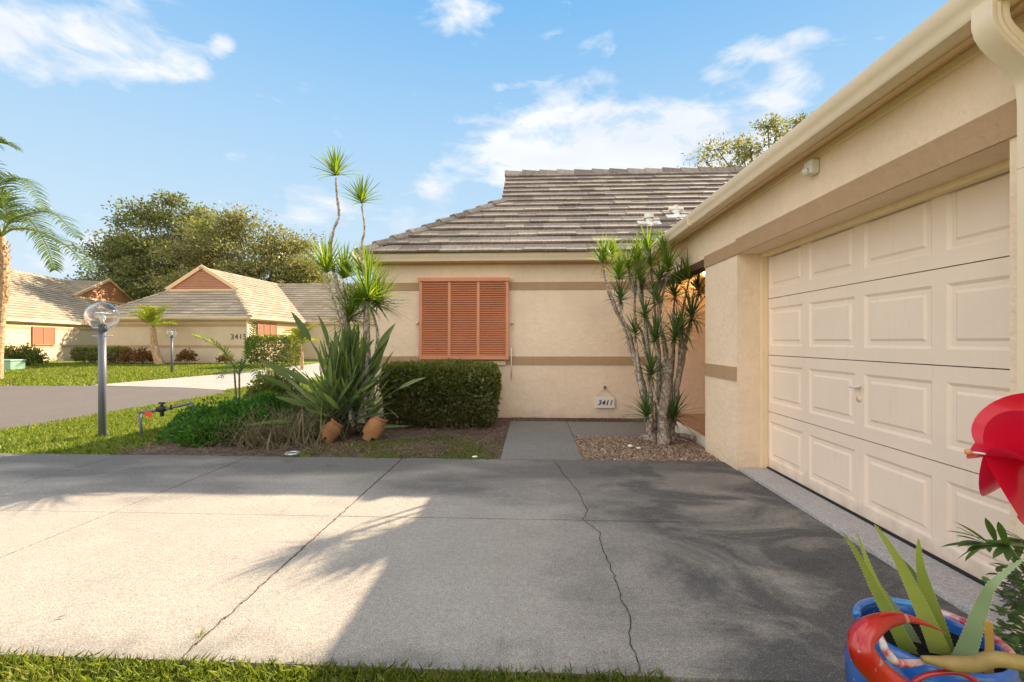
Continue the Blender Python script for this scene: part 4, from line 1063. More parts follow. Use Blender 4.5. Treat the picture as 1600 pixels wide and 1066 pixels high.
# hedge by the window
def hedge(name, x0, x1, y0, y1, z1, n, ll, mat, label, cat='hedge', grp=None, rough=.05, z0=.12, stems=True, taper=.9):
    t = thing(name, label, cat, ((x0+x1)/2, (y0+y1)/2, 0), grp)
    A = np.array([(x1-x0)*(z1-z0), (x1-x0)*(z1-z0), (y1-y0)*(z1-z0), (y1-y0)*(z1-z0), (x1-x0)*(y1-y0)]); pr = A/A.sum()
    f = RS.choice(5, n, p=pr); u, v = RS.rand(n), RS.rand(n); P = np.zeros((n, 3)); Nn = np.zeros((n, 3))
    X, Y, Z = x0+(x1-x0)*u, y0+(y1-y0)*u, z0+(z1-z0)*v
    for i, (fx, fy, fz, nn) in enumerate([(X, np.full(n, y0), Z, (0, -1, 0)), (X, np.full(n, y1), Z, (0, 1, 0)), (np.full(n, x0), Y, Z, (-1, 0, 0)), (np.full(n, x1), Y, Z, (1, 0, 0)), (X, y0+(y1-y0)*v, np.full(n, z1), (0, 0, 1))]):
        k = f == i; P[k] = np.stack([fx, fy, fz], 1)[k]; Nn[k] = nn
    depth = RS.rand(n)**1.6*.22; lump = rough*(np.sin(P[:, 0]*7+P[:, 2]*5)+np.sin(P[:, 1]*9+P[:, 0]*4)+np.sin(P[:, 2]*11+P[:, 1]*3))/2
    P = P+Nn*(lump-depth+rough*RS.randn(n)*.35)[:, None]
    # round the corners
    c = np.array([(x0+x1)/2, (y0+y1)/2, z0+(z1-z0)*.45]); hsz = np.array([(x1-x0)/2, (y1-y0)/2, (z1-z0)*.55])
    q = (P-c)/hsz; r6 = (np.abs(q)**6).sum(1)**(1/6); sc = np.where(r6 > 1, 1/r6, 1)**.9; P = c+(P-c)*sc[:, None]
    low = np.clip(1-(P[:, 2]-z0)/(.35*(z1-z0)), 0, 1); P[:, :2] = c[:2]+(P[:, :2]-c[:2])*(1-(1-taper)*low[:, None])
    D = Nn+RS.randn(n, 3)*.7+np.array([0, 0, .35])
    V = leaf_quads(P, D, ll*(.6+.8*RS.rand(n)), ll*.55*(.7+.6*RS.rand(n)))
    np_faces('foliage', V, 4, mat, t, rnd=np.clip(RS.rand(n)*.75+.35*np.clip((P[:, 2]-z0)/(z1-z0), 0, 1)**2-.05, 0, 1))
    b = MB()
    for k in range(int((x1-x0)*14)+4):
        x, y = random.uniform(x0+.1, x1-.1), random.uniform(y0+.12, y1-.12)
        if not stems: break
        stemline(b, [(x, y, -.02), (x+random.uniform(-.08, .08), y+random.uniform(-.06, .06), z1*.4), (x+random.uniform(-.2, .2), y+random.uniform(-.1, .1), z1*.85)], .014, .005, 5)
    if b.v: b.build('stems', M['barkd'], t)
    if stems and z1 < 1 and x1-x0 < 2 and y0 < 10:
        b = MB()
        for k in range(900):
            z = random.uniform(.02, .5)**1.2; b.blade((random.uniform(x0, x1), y0+random.uniform(-.04, .1), z), (random.uniform(-1, 1), -.6, random.uniform(-.3, 1)), random.uniform(.04, .12), random.uniform(.006, .02), .5, 2)
        b.build('dead_twigs', M['straw'], t)
    return t
hedge('hedge', -2.2, -.52, 6.38, 7.22, .90, 27000, .058, M['hedge'], 'clipped boxy green hedge against the wall below the salmon shutter', rough=.085, z0=.02)
# feathery bright green ground plant
def mound(name, cx, cy, rx, ry, h, n, ll, mat, label, cat='plant', grp=None, lw=.45, up=.4, parts='foliage', bottom=0.0, stem=True):
    t = thing(name, label, cat, (cx, cy, 0), grp)
    th = RS.rand(n)*2*np.pi; ph = np.arccos(RS.rand(n)*1.0); rr_ = (1-.45*RS.rand(n)**2)
    lump = 1+.16*np.sin(3*th+cx)+.13*np.sin(5*th+4*ph)+.08*np.sin(9*th-7*ph)
    d = np.stack([np.sin(ph)*np.cos(th), np.sin(ph)*np.sin(th), np.cos(ph)], 1)
    P = np.array([cx, cy, bottom])+d*(rr_*lump)[:, None]*np.array([rx, ry, h])
    D = d+RS.randn(n, 3)*.6+np.array([0, 0, up])
    V = leaf_quads(P, D, ll*(.6+.8*RS.rand(n)), ll*lw*(.7+.6*RS.rand(n)))
    np_faces(parts, V, 4, mat, t)
    if stem:
        b = MB()
        for k in range(7):
            a = k*.9+random.random(); b.tube([(cx+.03*math.cos(a), cy+.03*math.sin(a), -.03), (cx+rx*.3*math.cos(a), cy+ry*.3*math.sin(a), bottom+h*.4), (cx+rx*.7*math.cos(a), cy+ry*.7*math.sin(a), bottom+h*.7)], [.012+rx*.012, .008+rx*.008, .004], 5)
        b.build('stems', M['barkd'], t)
    return t
t = mound('ground_plant', -4.0, 5.85, .62, .55, .38, 11000, .05, M['fern'], 'bright green feathery ground plant beside the irrigation pipe')
for (dx, dy, rx, h) in ((.35, .3, .36, .5), (-.4, -.0, .34, .28), (.1, -.3, .42, .28)):
    n = 4500; th = RS.rand(n)*6.28; ph = np.arccos(RS.rand(n)); d_ = np.stack([np.sin(ph)*np.cos(th), np.sin(ph)*np.sin(th), np.cos(ph)], 1)
    P = np.array([-4.05+dx, 5.85+dy, 0])+d_*(1-.35*RS.rand(n)**2)[:, None]*np.array([rx, rx, h])
    np_faces('foliage', leaf_quads(P, d_+RS.randn(n, 3)*.6+np.array([0, 0, .5]), .055*(.6+.8*RS.rand(n)), .024), 4, M['fern'], t)
# dry bromeliad-like clump
def clump(name, cx, cy, n, L_, w, mat, label, spread=.5, sx=.3, sy=.2, cat='plant', parts='leaves', grp=None, droop=1.0):
    t = thing(name, label, cat, (cx, cy, 0), grp); b = MB()
    for k in range(n):
        a = random.uniform(0, 6.28); e = random.uniform(.35, 1.3)
        b.blade((cx+random.gauss(0, sx), cy+random.gauss(0, sy), -.01), (math.cos(a)*math.cos(e), math.sin(a)*math.cos(e), math.sin(e)), L_*random.uniform(.5, 1.1), w*random.uniform(.6, 1.2), droop*random.uniform(.5, 1.4), 5, .3)
    b.build(parts, mat, t); return t
p = G(430, 690); clump('strappy_clump', p.x, p.y+.12, 900, .52, .022, M['dryleaf'], 'tangled olive and brown strappy clump left of the bird of paradise', sx=.33, sy=.2)
p = G(500, 685); clump('strappy_clump', p.x, p.y+.2, 160, .38, .02, M['hedge'], 'small dark green strappy clump beside the tilted terracotta shard', sx=.14, sy=.12)
p = G(375, 690); clump('strappy_clump', p.x, p.y+.2, 420, .45, .018, M['dryleaf'], 'dry brown grassy clump between the feathery green plant and olive clump', sx=.2, sy=.15)
mound('shrub', *(W(430, 600, 8.2)[:2]), .5, .4, .62, 5000, .07, M['hedge'], 'rounded dark shrub behind the bird of paradise near the neighbour driveway', 'shrub')
mound('shrub', *(W(475, 640, 7.0)[:2]), .42, .35, .38, 4000, .05, M['dryleaf'], 'low greyish shrub half hidden behind the bird of paradise leaves', 'shrub')
# palms
def frond(lf, rc, pts, ll, w=.03, n=40, hang=.7, r=.5, vee=.5):
    P = [Vector(p) for p in pts]; Q = []
    for i in range(len(P)-1):
        p0 = P[max(i-1, 0)]; p1 = P[i]; p2 = P[i+1]; p3 = P[min(i+2, len(P)-1)]
        for k in range(8):
            t = k/8; Q.append(.5*((2*p1)+(-p0+p2)*t+(2*p0-5*p1+4*p2-p3)*t*t+(-p0+3*p1-3*p2+p3)*t**3))
    Q.append(P[-1]); m_ = len(Q); Ltot = (Q[-1]-Q[0]).length
    rc.tube(Q, [.022*Ltot/2.2*(1-.8*i/m_)+.002 for i in range(m_)], 5, False)
    for k in range(n):
        f = .18+.82*(k+.5)/n; i = f*(m_-1); i0 = int(min(i, m_-2)); p_ = Q[i0].lerp(Q[i0+1], i-i0); d_ = (Q[min(i0+2, m_-1)]-Q[max(i0-1, 0)]).normalized()
        sd = d_.cross(Vector((0, 0, 1)))
        if sd.length < .1: sd = Vector((1, 0, 0))
        sd.normalize(); up_ = sd.cross(d_)
        l_ = ll*(math.sin(math.pi*(.12+.82*f))**.7)*random.uniform(.85, 1.1)
        for s_ in (-1, 1):
            dd = sd*s_*1.0+d_*random.uniform(.5, .8)+up_*vee*random.uniform(.2, 1)
            lf.blade(p_, dd, l_, w, hang*random.uniform(.7, 1.3), 4, 0, side=d_, r=random.random()*.7+.15*r)
# tall palm at left edge
pb = W(1, 592, 15.0); px_, py_ = pb.x, pb.y; cz = CAMH+163*15/F
pt = thing('palm_tree', 'palm tree with brown trunk and drooping feather fronds at left edge', 'palm tree', (px_, py_, 0))
b = MB(); pts = [(px_-.15, py_, -.1), (px_-.12, py_, .8), (px_-.02, py_, 2.2), (px_+.02, py_, 3.2), (px_+.03, py_, 4.0), (px_, py_, cz)]
b.tube(pts, [.17, .15, .15, .21, .19, .10], 14)
for k in range(90):
    a = k*2.4; z = 2.5+1.9*k/90; r_ = .19
    b.blade((px_+r_*math.cos(a), py_+r_*math.sin(a), z), (math.cos(a)*.5, math.sin(a)*.5, 1), .22, .09, .1, 2)
b.build('trunk', M['palmbark'], pt)
lf = MB(); rc = MB(); T15 = 15.0
def fp(l, t0, t1): return [W(x, y, t0+(t1-t0)*i/(len(l)-1)) for i, (x, y) in enumerate(l)]
frond(lf, rc, fp([(3, 368), (18, 345), (50, 333), (85, 334), (122, 372)], 15, 14.2), .72, .05, 62, 1.15)
frond(lf, rc, fp([(3, 368), (22, 358), (60, 362), (105, 385), (140, 420)], 15, 14.0), .72, .05, 62, 1.15)
frond(lf, rc, fp([(3, 368), (-8, 320), (5, 283), (40, 283), (70, 328)], 15, 14.6), .72, .05, 62, 1.15)
frond(lf, rc, fp([(3, 368), (-25, 280), (-20, 232), (5, 222), (26, 233)], 15, 15.5), .72, .05, 62, 1.15)
frond(lf, rc, fp([(3, 368), (10, 330), (-2, 300), (-40, 290), (-80, 330)], 15, 14), .72, .05, 62, 1.15)
for az in (110, 160, 210, 260):
    a = R(az); c0 = Vector((px_, py_, cz)); o_ = Vector((math.cos(a), math.sin(a), 0))
    frond(lf, rc, [c0, c0+o_*.5+Vector((0, 0, .7)), c0+o_*1.3+Vector((0, 0, .9)), c0+o_*2.2+Vector((0, 0, .2)), c0+o_*2.7+Vector((0, 0, -.7))], .75, .055, 60, 1.1)
lf.build('fronds', M['palm'], pt); rc.build('frond_stems', M['palmy'], pt)
# palm on the lawn in front of 3415
def small_palm(c, h, tr, n, fl, ll, mat, label, name='palm_tree', lean=.0, az0=0, w=.03):
    t = thing(name, label, 'palm tree', (c[0], c[1], 0)); b = MB()
    b.tube([(c[0], c[1], -.1), (c[0]+lean*.6, c[1], h*.5), (c[0]+lean*.7, c[1], h)], [tr*1.3, tr, tr*.7], 10); b.build('trunk', M['palmbark'] if tr > .05 else M['barkd'], t)
    lf = MB(); rc = MB(); c0 = Vector((c[0]+lean*.7, c[1], h))
    for k in range(n):
        a = az0+k*2.4; e = .25+1.0*((k*.37) % 1); o_ = Vector((math.cos(a), math.sin(a), 0)); l_ = fl*random.uniform(.85, 1.1)
        frond(lf, rc, [c0, c0+o_*l_*.22+Vector((0, 0, l_*.35*e)), c0+o_*l_*(.6-.15*e)+Vector((0, 0, l_*.65*e)), c0+o_*l_*(.95-.25*e)+Vector((0, 0, l_*.75*e-.1))], ll, w, 30, .5)
    lf.build('fronds', mat, t); rc.build('frond_stems', M['palmy'], t)
p = W(250, 566, 24.6); small_palm((p.x, p.y), 1.95, .17, 13, 1.5, .55, M['palmy'], 'stout young palm with yellow fronds before the wall of number 3415', lean=-.55, w=.05)
p = W(472, 560, 20); small_palm((p.x, p.y), 1.1, .06, 11, 1.0, .4, M['palmy'], 'small yellowish palm beside the round clipped hedge at number 3415', w=.05)
# young areca palm with two fronds
c0 = W(372, 606, 6.5)
ar = thing('young_palm', 'young palm with two arching fronds above the bright green ground plant', 'palm', (c0.x, c0.y, 0))
b = MB(); b.tube([(c0.x, c0.y, 0), tuple(W(366, 575, 6.5)), tuple(W(359, 558, 6.5))], [.016, .012, .008], 7); b.tube([(c0.x+.02, c0.y, 0), tuple(W(374, 580, 6.5)), tuple(W(378, 560, 6.5))], [.014, .012, .008], 7); b.build('stems', M['strel'], ar)
lf = MB(); rc = MB()
frond(lf, rc, fp([(366, 575), (352, 552), (330, 536), (302, 524)], 6.5, 6.2), .27, .03, 22, .8)
lf.build('fronds', M['palmy'], ar); lf = MB()
frond(lf, rc, fp([(376, 580), (386, 556), (394, 530), (398, 504)], 6.5, 6.3), .12, .02, 22, .2, vee=.2)
frond(lf, rc, fp([(372, 585), (366, 570), (358, 572), (345, 590)], 6.5, 6.1), .2, .018, 14, .6)
frond(lf, rc, fp([(374, 585), (384, 572), (394, 572), (402, 590)], 6.5, 6.3), .2, .018, 14, .6)
lf.build('fronds', M['fern'], ar); rc.build('frond_stems', M['strel'], ar)
# shrubs before the far houses
def far_shrub(px, py, t_, rx, h, n, mat, label, grp=None, ll=.13, ry=None):
    p = W(px, py, t_); return mound('shrub', p.x, p.y, rx, ry or rx*.8, h, n, ll, mat, label, 'shrub', grp, lw=.6, bottom=.12)
GS = 'shrubs along the far house walls'
far_shrub(14, 570, 22.5, .55, .72, 1200, M['hedge'], 'round green shrub behind the utility cabinet at the left edge', GS)
far_shrub(45, 570, 23, .6, .75, 1200, M['hedge'], 'round green shrub below the salmon shutters of the far left house', GS)
p0, p1 = W(119, 566, 25.5), W(190, 566, 25.0)
hedge('hedge', p0.x, p1.x, 24.0, 24.7, .85, 3500, .12, M['hedge'], 'long low green hedge seen behind the nearer lamp post', rough=.06)
far_shrub(203, 566, 25.0, .45, .55, 600, M['redshrub'], 'bronze leaved shrub at the right end of the low far hedge', GS)
far_shrub(223, 566, 24.8, .5, .6, 700, M['redshrub'], 'bronze leaved shrub just left of the stout young palm', GS)
far_shrub(291, 566, 25.0, .45, .55, 600, M['redshrub'], 'bronze leaved shrub alone between the far lamp post and house number', GS)
far_shrub(352, 567, 25.0, .35, .3, 300, M['redshrub'], 'smallest low shrub below the number 3415', GS)
p = W(428, 568, 22.5); hedge('hedge', p.x-1.15, p.x+1.1, p.y-.6, p.y+.9, 1.45, 5500, .12, M['hedge'], 'dense rounded hedge at the corner of the house numbered 3415', rough=.07)
# trees
def tree(label, c, z0, ht, rx, ry, ncl, nl, ll, mat, seed=0, tr=.35, flat=.55, cr=.26, gaps=1.0):
    rs = np.random.RandomState(seed); rd = random.Random(seed)
    t = thing('oak_tree', label, 'tree', (c[0], c[1], 0)); b = MB()
    top = Vector((c[0]+.3, c[1], z0+(ht-z0)*.25)); b.tube([(c[0], c[1], -.2), (c[0]+.2, c[1], z0*.6), tuple(top)], [tr*1.4, tr, tr*.8], 10)
    P = []; Dd = []; Ls = []
    for k in range(ncl):
        a = rd.uniform(0, 6.28); e = math.asin(rd.uniform(-.25, 1)); q = rd.uniform(.55, 1)
        cc = Vector((c[0]+rx*q*math.cos(a)*math.cos(e), c[1]+ry*q*math.sin(a)*math.cos(e), z0+(ht-z0)*.35+(ht-z0)*.62*q*math.sin(e)))
        mid = top.lerp(cc, .5)+Vector((rd.uniform(-.6, .6), rd.uniform(-.6, .6), -.5)); stemline(b, [top, mid, cc], tr*.32, .03, 6)
        rad = cr*min(rx, ht-z0)*rd.uniform(.6, 1.25)
        n = int(nl*rd.uniform(.6, 1.3)); d_ = unit(rs.randn(n, 3)); rr_ = rs.rand(n)**.45
        lump = 1+.25*np.sin(4*np.arctan2(d_[:, 1], d_[:, 0])+k)+.2*np.sin(7*d_[:, 2]+k*2)
        P.append(np.array(cc)+d_*(rr_*lump*rad)[:, None]*np.array([1.25, 1.1, flat])); Dd.append(d_+rs.randn(n, 3)*.8)
        # twigs
        for j in range(3):
            dv = Vector(d_[j])*rad*1.0; b.tube([cc-Vector((0, 0, .1)), cc+Vector((dv.x*1.2, dv.y, dv.z*flat))], [.035, .008], 4, False)
    P = np.concatenate(P); Dd = np.concatenate(Dd); n = len(P)
    np_faces('crown', leaf_quads(P, Dd, ll*(.6+.8*rs.rand(n)), ll*.55*(.6+.8*rs.rand(n))), 4, mat, t)
    smooth_angle(b.build('trunk', M['barkd'], t), 60); return t
p = W(262, 533, 48); tree('broad dark oak with open left side rising behind the left part of 3415', (p.x, p.y), 2.5, 16.9, 6.9, 5, 70, 560, .30, M['oak'], 3)
p = W(392, 533, 43.5); tree('broad paler oak rising behind the right part of the 3415 roof', (p.x, p.y), 2.3, 13.2, 7.6, 5, 85, 600, .27, M['oak2'], 5)
p = W(316, 533, 44)
tt = thing('palm_tree', 'pale cabbage palm head showing in front of the two big oaks', 'palm tree', (p.x, p.y, 0)); b = MB(); b.tube([(p.x, p.y, -.1), (p.x, p.y, 10.8)], [.2, .16], 10); b.build('trunk', M['palmbark'], tt)
lf = MB(); rc = MB(); c0 = Vector((p.x, p.y, 10.8))
for k in range(16):
    a = k*2.4; o_ = Vector((math.cos(a), math.sin(a), 0)); e = .2+.8*((k*.37) % 1)
    frond(lf, rc, [c0, c0+o_*.3+Vector((0, 0, 1.2*e)), c0+o_*.9+Vector((0, 0, 2.2*e)), c0+o_*1.4+Vector((0, 0, 2.4*e-.6))], .8, .08, 30, .8)
lf.build('fronds', M['palmy'], tt); rc.build('frond_stems', M['palmy'], tt)
p = W(1205, 533, 33); tree('airy oak crown showing above the roof ridge beside the garage gutter', (p.x, p.y), 8.0, 17.8, 5.4, 4, 60, 300, .22, M['oak2'], 9, tr=.25, cr=.19)

# ------------------------------------------------------------------ broken terracotta
def shard(c, rot, label, prof, a0, a1, seed):
    b = MB(); rs = random.Random(seed); n = 26; Mx = rot
    jag = [rs.random() for _ in range(n)]
    pin = [(r-.012, z) for r, z in prof]
    cut = lambda k, j: j == 0 and jag[k] > .55 or j == 1 and (k < 2 or k > n-3) and jag[k] > .3
    b.lathe(prof, c, n, a0, a1, Mx, cut); b.lathe(pin, c, n, a0, a1, Mx, cut)
    # closing edges at both sides and rim
    for t in (a0, a1):
        for j in range(1, len(prof)-1):
            q = [Vector(((r)*math.cos(t), (r)*math.sin(t), z)) for r, z in (prof[j], prof[j+1], pin[j+1], pin[j])]
            b.face([Mx@v+Vector(c) for v in q])
    r1, z1 = prof[-1]; b.lathe([(r1-.012, z1), (r1, z1)], c, n, a0, a1, Mx)
    o = smooth_angle(b.build('broken_pot', M['terra']), 50); tag(o, label, 'broken pot', 'broken terracotta jars in the bed'); return o
pf = [(.12, .0), (.145, .06), (.15, .14), (.135, .21), (.115, .245), (.112, .26), (.128, .268), (.128, .285)]
c_ = G(505, 692); shard((c_.x-.02, c_.y+.10, .0), Matrix.Rotation(R(33), 4, 'Y')@Matrix.Rotation(R(-14), 4, 'X'), 'left broken terracotta jar piece leaning back at the driveway side', [(r*.84, z*.95) for r, z in pf], R(190), R(330), 2)
c_ = G(566, 690); shard((c_.x+.03, c_.y+.12, .0), Matrix.Rotation(R(28), 4, 'Y')@Matrix.Rotation(R(-6), 4, 'X'), 'right broken terracotta jar with rim lying against the plant base', [(r*.8, z*1.12) for r, z in pf], R(150), R(400), 4)

# ------------------------------------------------------------------ foreground pot, aloe, pinwheel, plant
pc = W(1452, 992, 1.268); rz = pc.z
pot = thing('glazed_pot', 'blue glazed pot with a curled red horn on its rim in the corner', 'pot', (pc.x, pc.y, 0))
Ro = .168
pr = [(.09, .0), (.12, .02), (.165, .12), (.19, .22), (.192, .30), (.18, rz-.06), (.165, rz-.02), (.168, rz), (.158, rz+.008), (.148, rz-.005), (.15, rz-.06), (.16, rz-.12)]
b = MB(); b.lathe(pr, (pc.x, pc.y, 0), 48); b.build('pot_body', M['bluegl'], pot, smooth=True)
b = MB(); b.lathe([(0, rz-.035), (.151, rz-.04)], (pc.x, pc.y, 0), 32); b.build('soil', M['soilb'], pot)
b = MB(); ring = [Vector((pc.x+Ro*.96*math.cos(a), pc.y+Ro*.96*math.sin(a), rz+.002)) for a in np.linspace(R(60), R(150), 14)]
b.tube(ring, .0115, 10); b.build('light_blue_rim', M['ltblue'], pot, smooth=True)
b = MB(); ring = [Vector((pc.x+Ro*.96*math.cos(a), pc.y+Ro*.96*math.sin(a), rz+.002)) for a in np.linspace(R(-30), R(59), 14)]
b.tube(ring, .0105, 10); b.build('worn_red_rim', M['redwh'], pot, smooth=True)
def curve(pts, n=10):
    P = [Vector(p) for p in pts]; Q = []
    for i in range(len(P)-1):
        p0 = P[max(i-1, 0)]; p1 = P[i]; p2 = P[i+1]; p3 = P[min(i+2, len(P)-1)]
        for k in range(n):
            t = k/n; Q.append(.5*((2*p1)+(-p0+p2)*t+(2*p0-5*p1+4*p2-p3)*t*t+(-p0+3*p1-3*p2+p3)*t**3))
    Q.append(P[-1]); return Q
Q = curve([W(1420, 1085, 1.06), W(1382, 1060, 1.04), W(1352, 1028, 1.03), W(1346, 998, 1.04), W(1372, 974, 1.06), W(1412, 966, 1.08), W(1450, 976, 1.09), W(1480, 991, 1.10)])
m_ = len(Q); rad = [(.03*math.sin(min(1, (1-i/(m_-1))*1.05+.0)*math.pi*.55+.12)**1.0)*(1 if i < m_*.5 else max(.12, 1-(i/m_-.5)*1.75)) for i in range(m_)]
b = MB(); b.tube(Q, rad, 16, sq=.8); b.build('red_horn', M['redgl'], pot, smooth=True)
Q = curve([W(1376, 992, 1.12), W(1385, 1018, 1.10), W(1405, 1036, 1.10), (W(1445, 1034, 1.12))]); b = MB(); b.tube(Q, [.003+.008*math.sin(math.pi*(i+2)/(len(Q)+4)) for i in range(len(Q))], 10); b.build('worn_scroll', M['redwh'], pot, smooth=True)
Q = curve([W(1425, 1066, 1.10), W(1455, 1053, 1.10), W(1500, 1052, 1.10), W(1540, 1075, 1.10)]); b = MB(); b.tube(Q, .006, 8); b.build('red_line', M['redgl'], pot, smooth=True)
Q = curve([W(1376, 1040, 1.15), W(1405, 1075, 1.13), W(1450, 1088, 1.13), W(1520, 1086, 1.14)]); b = MB(); b.tube(Q, [.02, *([.035]*(len(Q)-2)), .02], 14); b.build('shoulder', M['ltblue'], pot, smooth=True)
# aloe
al = thing('aloe_plant', 'spiky green aloe growing in the blue glazed pot', 'plant', (pc.x, pc.y, rz-.1))
def aloe(pts, w, mat, cut=False):
    Q = curve(pts, 8); n = len(Q); V = []; view = (Q[n//2]-co.location).normalized(); b = MB(); fr = []
    for i, p_ in enumerate(Q):
        d_ = (Q[min(i+1, n-1)]-Q[max(i-1, 0)]).normalized(); s_ = d_.cross(view).normalized(); nn = s_.cross(d_)
        f = i/(n-1); ww = w*.35*((1-f)**.75+.03 if not cut else 1-.15*f)
        fr.append((p_, s_, ww, nn))
        V += [p_-s_*ww, p_-nn*ww*.12*-1+nn*0, p_+s_*ww, p_+s_*ww*.55+nn*ww*.5, p_-s_*ww*.55+nn*ww*.5]
    b.cur = random.random()
    b.mesh(V, [(i*5+j, i*5+(j+1) % 5, (i+1)*5+(j+1) % 5, (i+1)*5+j) for i in range(n-1) for j in range(5)]+[tuple(range(5)), tuple(range((n-1)*5, n*5))])
    o = smooth_angle(b.build('leaf', mat, al), 50)
    b = MB(); L_ = sum((Q[i+1]-Q[i]).length for i in range(n-1)); cnt = int(L_/.010)
    for k in range(2, cnt-1):
        fi = k/cnt*(n-1); i0 = int(fi); p_ = Q[i0].lerp(Q[min(i0+1, n-1)], fi-i0); _, s_, ww, nn = fr[i0]; d_ = (Q[min(i0+1, n-1)]-Q[i0]).normalized()
        for sg_ in (-1, 1):
            e_ = p_+s_*sg_*ww*.97; b.face([e_-d_*.0016, e_+d_*.0016, e_+s_*sg_*.0015+d_*.0012])
    if not cut: b.build('spines', M['trimp'], o)
    return o
AB = [((1392, 1000), 1.22), ((1415, 1010), 1.25)]
def A(l, w, mat, t0=1.22, t1=1.22, cut=False): return aloe([W(x, y, t0+(t1-t0)*i/(len(l)-1)) for i, (x, y) in enumerate(l)], w, mat, cut)
A([(1425, 1030), (1402, 985), (1372, 930), (1347, 880), (1317, 831)], .055, M['aloe'], 1.25, 1.18)
A([(1432, 1030), (1408, 990), (1383, 940), (1360, 890), (1339, 833)], .045, M['aloe'], 1.27, 1.22)
A([(1475, 1035), (1455, 985), (1428, 925), (1400, 870), (1366, 819)], .07, M['aloe'], 1.24, 1.18)
A([(1480, 1040), (1462, 990), (1442, 935), (1425, 895), (1394, 861)], .06, M['aloeg'], 1.28, 1.26)
A([(1478, 1035), (1467, 985), (1450, 930), (1438, 885), (1435, 842)], .07, M['aloe'], 1.25, 1.22)
A([(1500, 1042), (1516, 1000), (1533, 950), (1552, 912), (1600, 872)], .062, M['aloeg'], 1.2, 1.12)
A([(1438, 1030), (1420, 990), (1404, 960), (1378, 918)], .06, M['aloeg'], 1.29, 1.3)
A([(1545, 1055), (1546, 1010), (1544, 972)], .026, M['aloeb'], 1.17, 1.15, True)
Q = [W(x, y, t_) for x, y, t_ in ((1440, 1029, 1.10), (1480, 1036, 1.09), (1520, 1038, 1.07), (1560, 1030, 1.05), (1640, 1046, 1.03))]
b = MB(); Qc = curve(Q); b.tube(Qc, [.006+.011*min(1, i/12) for i in range(len(Qc))], 9); b.build('dead_leaf', M['deadaloe'], al, smooth=True)
# pinwheel
hub = W(1527, 708, 1.26); pw = thing('pinwheel', 'glossy red vinyl garden pinwheel on a stick at the right edge', 'pinwheel', (hub.x+.12, hub.y+.05, 0))
ax = Vector((-.93, .36, .05)).normalized(); hc = hub-ax*.115
e1 = ax.cross(Vector((0, 0, 1))).normalized(); e2 = ax.cross(e1).normalized()
Rw = .185; dpt = .10
for k in range(6):
    th = R(12+60*k); b = MB()
    def pol(r, a, z): return hc+(e1*math.cos(a)+e2*math.sin(a))*r+ax*z
    T1 = pol(Rw, th, 0); ns, nw = 16, 8; V = []
    for i in range(ns+1):
        s_ = i/ns; Ap = T1.lerp(pol(0, th, 0), s_**1.2)
        c1 = pol(Rw*1.25, th+R(48), dpt*.3); c2 = pol(Rw*.75, th+R(88), dpt*1.35); c3 = pol(.006, th, dpt)
        Bp = T1*(1-s_)**3+c1*3*s_*(1-s_)**2+c2*3*s_*s_*(1-s_)+c3*s_**3
        for j in range(nw+1):
            w_ = j/nw; p_ = Ap.lerp(Bp, w_)+ax*(-.03*math.sin(math.pi*w_)*math.sin(math.pi*s_))
            V.append(p_)
    b.mesh(V, [(i*(nw+1)+j, i*(nw+1)+j+1, (i+1)*(nw+1)+j+1, (i+1)*(nw+1)+j) for i in range(ns) for j in range(nw)])
    b.build('vane', M['vinyl'], pw, smooth=True)
b = MB(); b.tube([hc-ax*.03, hc+ax*(dpt+.03)], .003, 8); b.build('axle', M['white'], pw)
b = MB(); q_ = hc+ax*(dpt+.034); b.lathe([(0, -.009), (.007, -.006), (.009, 0), (.007, .006), (0, .009)], q_, 14); b.build('bead', M['shutter'], pw, smooth=True)
q_ = hc-ax*.03; b = MB(); b.tube([q_+Vector((0, 0, .02)), Vector((q_.x, q_.y, -.03))], .006, 8); b.build('stick', M['white'], pw, smooth=True)
# bushy plant at right edge
fc = W(1640, 1040, 1.62); fl = thing('flowering_plant', 'leafy plant with lance shaped leaves and small purple flowers at right edge', 'plant', (fc.x, fc.y, 0))
b = MB(); lf = MB(); tips = [(1500, 838, 1.55), (1525, 812, 1.6), (1545, 820, 1.58), (1560, 830, 1.5), (1590, 800, 1.6), (1535, 850, 1.5), (1570, 855, 1.55), (1600, 870, 1.5)]
root = Vector((fc.x, fc.y, 0))
hubp = W(1590, 868, 1.55)
stemline(b, [root, W(1625, 950, 1.6), hubp], .007, .004, 6)
for cx_, cy_, t_ in ((1540, 850, 1.55), (1575, 852, 1.5), (1600, 845, 1.58)):
    q0 = W(cx_, cy_, t_); stemline(b, [hubp, hubp.lerp(q0, .5)+Vector((0, 0, .02)), q0], .003, .002, 5)
    for k in range(11):
        a = R(180-60+k*22+random.uniform(-8, 8)); d_ = Vector((math.cos(a)*1.0, random.uniform(-.4, .4), math.sin(a)*.35+.1))
        lf.blade(q0, d_, random.uniform(.07, .13), .022, .3, 5, .2, prof=lambda t: math.sin(math.pi*min(1, t*.93+.07))**.8)
q0 = W(1510, 838, 1.55)
for (x0, y0, x1, y1) in ((1545, 850, 1488, 808), (1550, 848, 1478, 823), (1555, 846, 1540, 806), (1548, 852, 1500, 842), (1560, 852, 1512, 848), (1570, 850, 1560, 812), (1600, 850, 1556, 850)):
    a_, c_ = W(x0, y0, 1.55), W(x1, y1, 1.5); lf.blade(a_, c_-a_, (c_-a_).length, .022, .15, 6, .25, prof=lambda t: math.sin(math.pi*min(1, t*.93+.07))**.8)
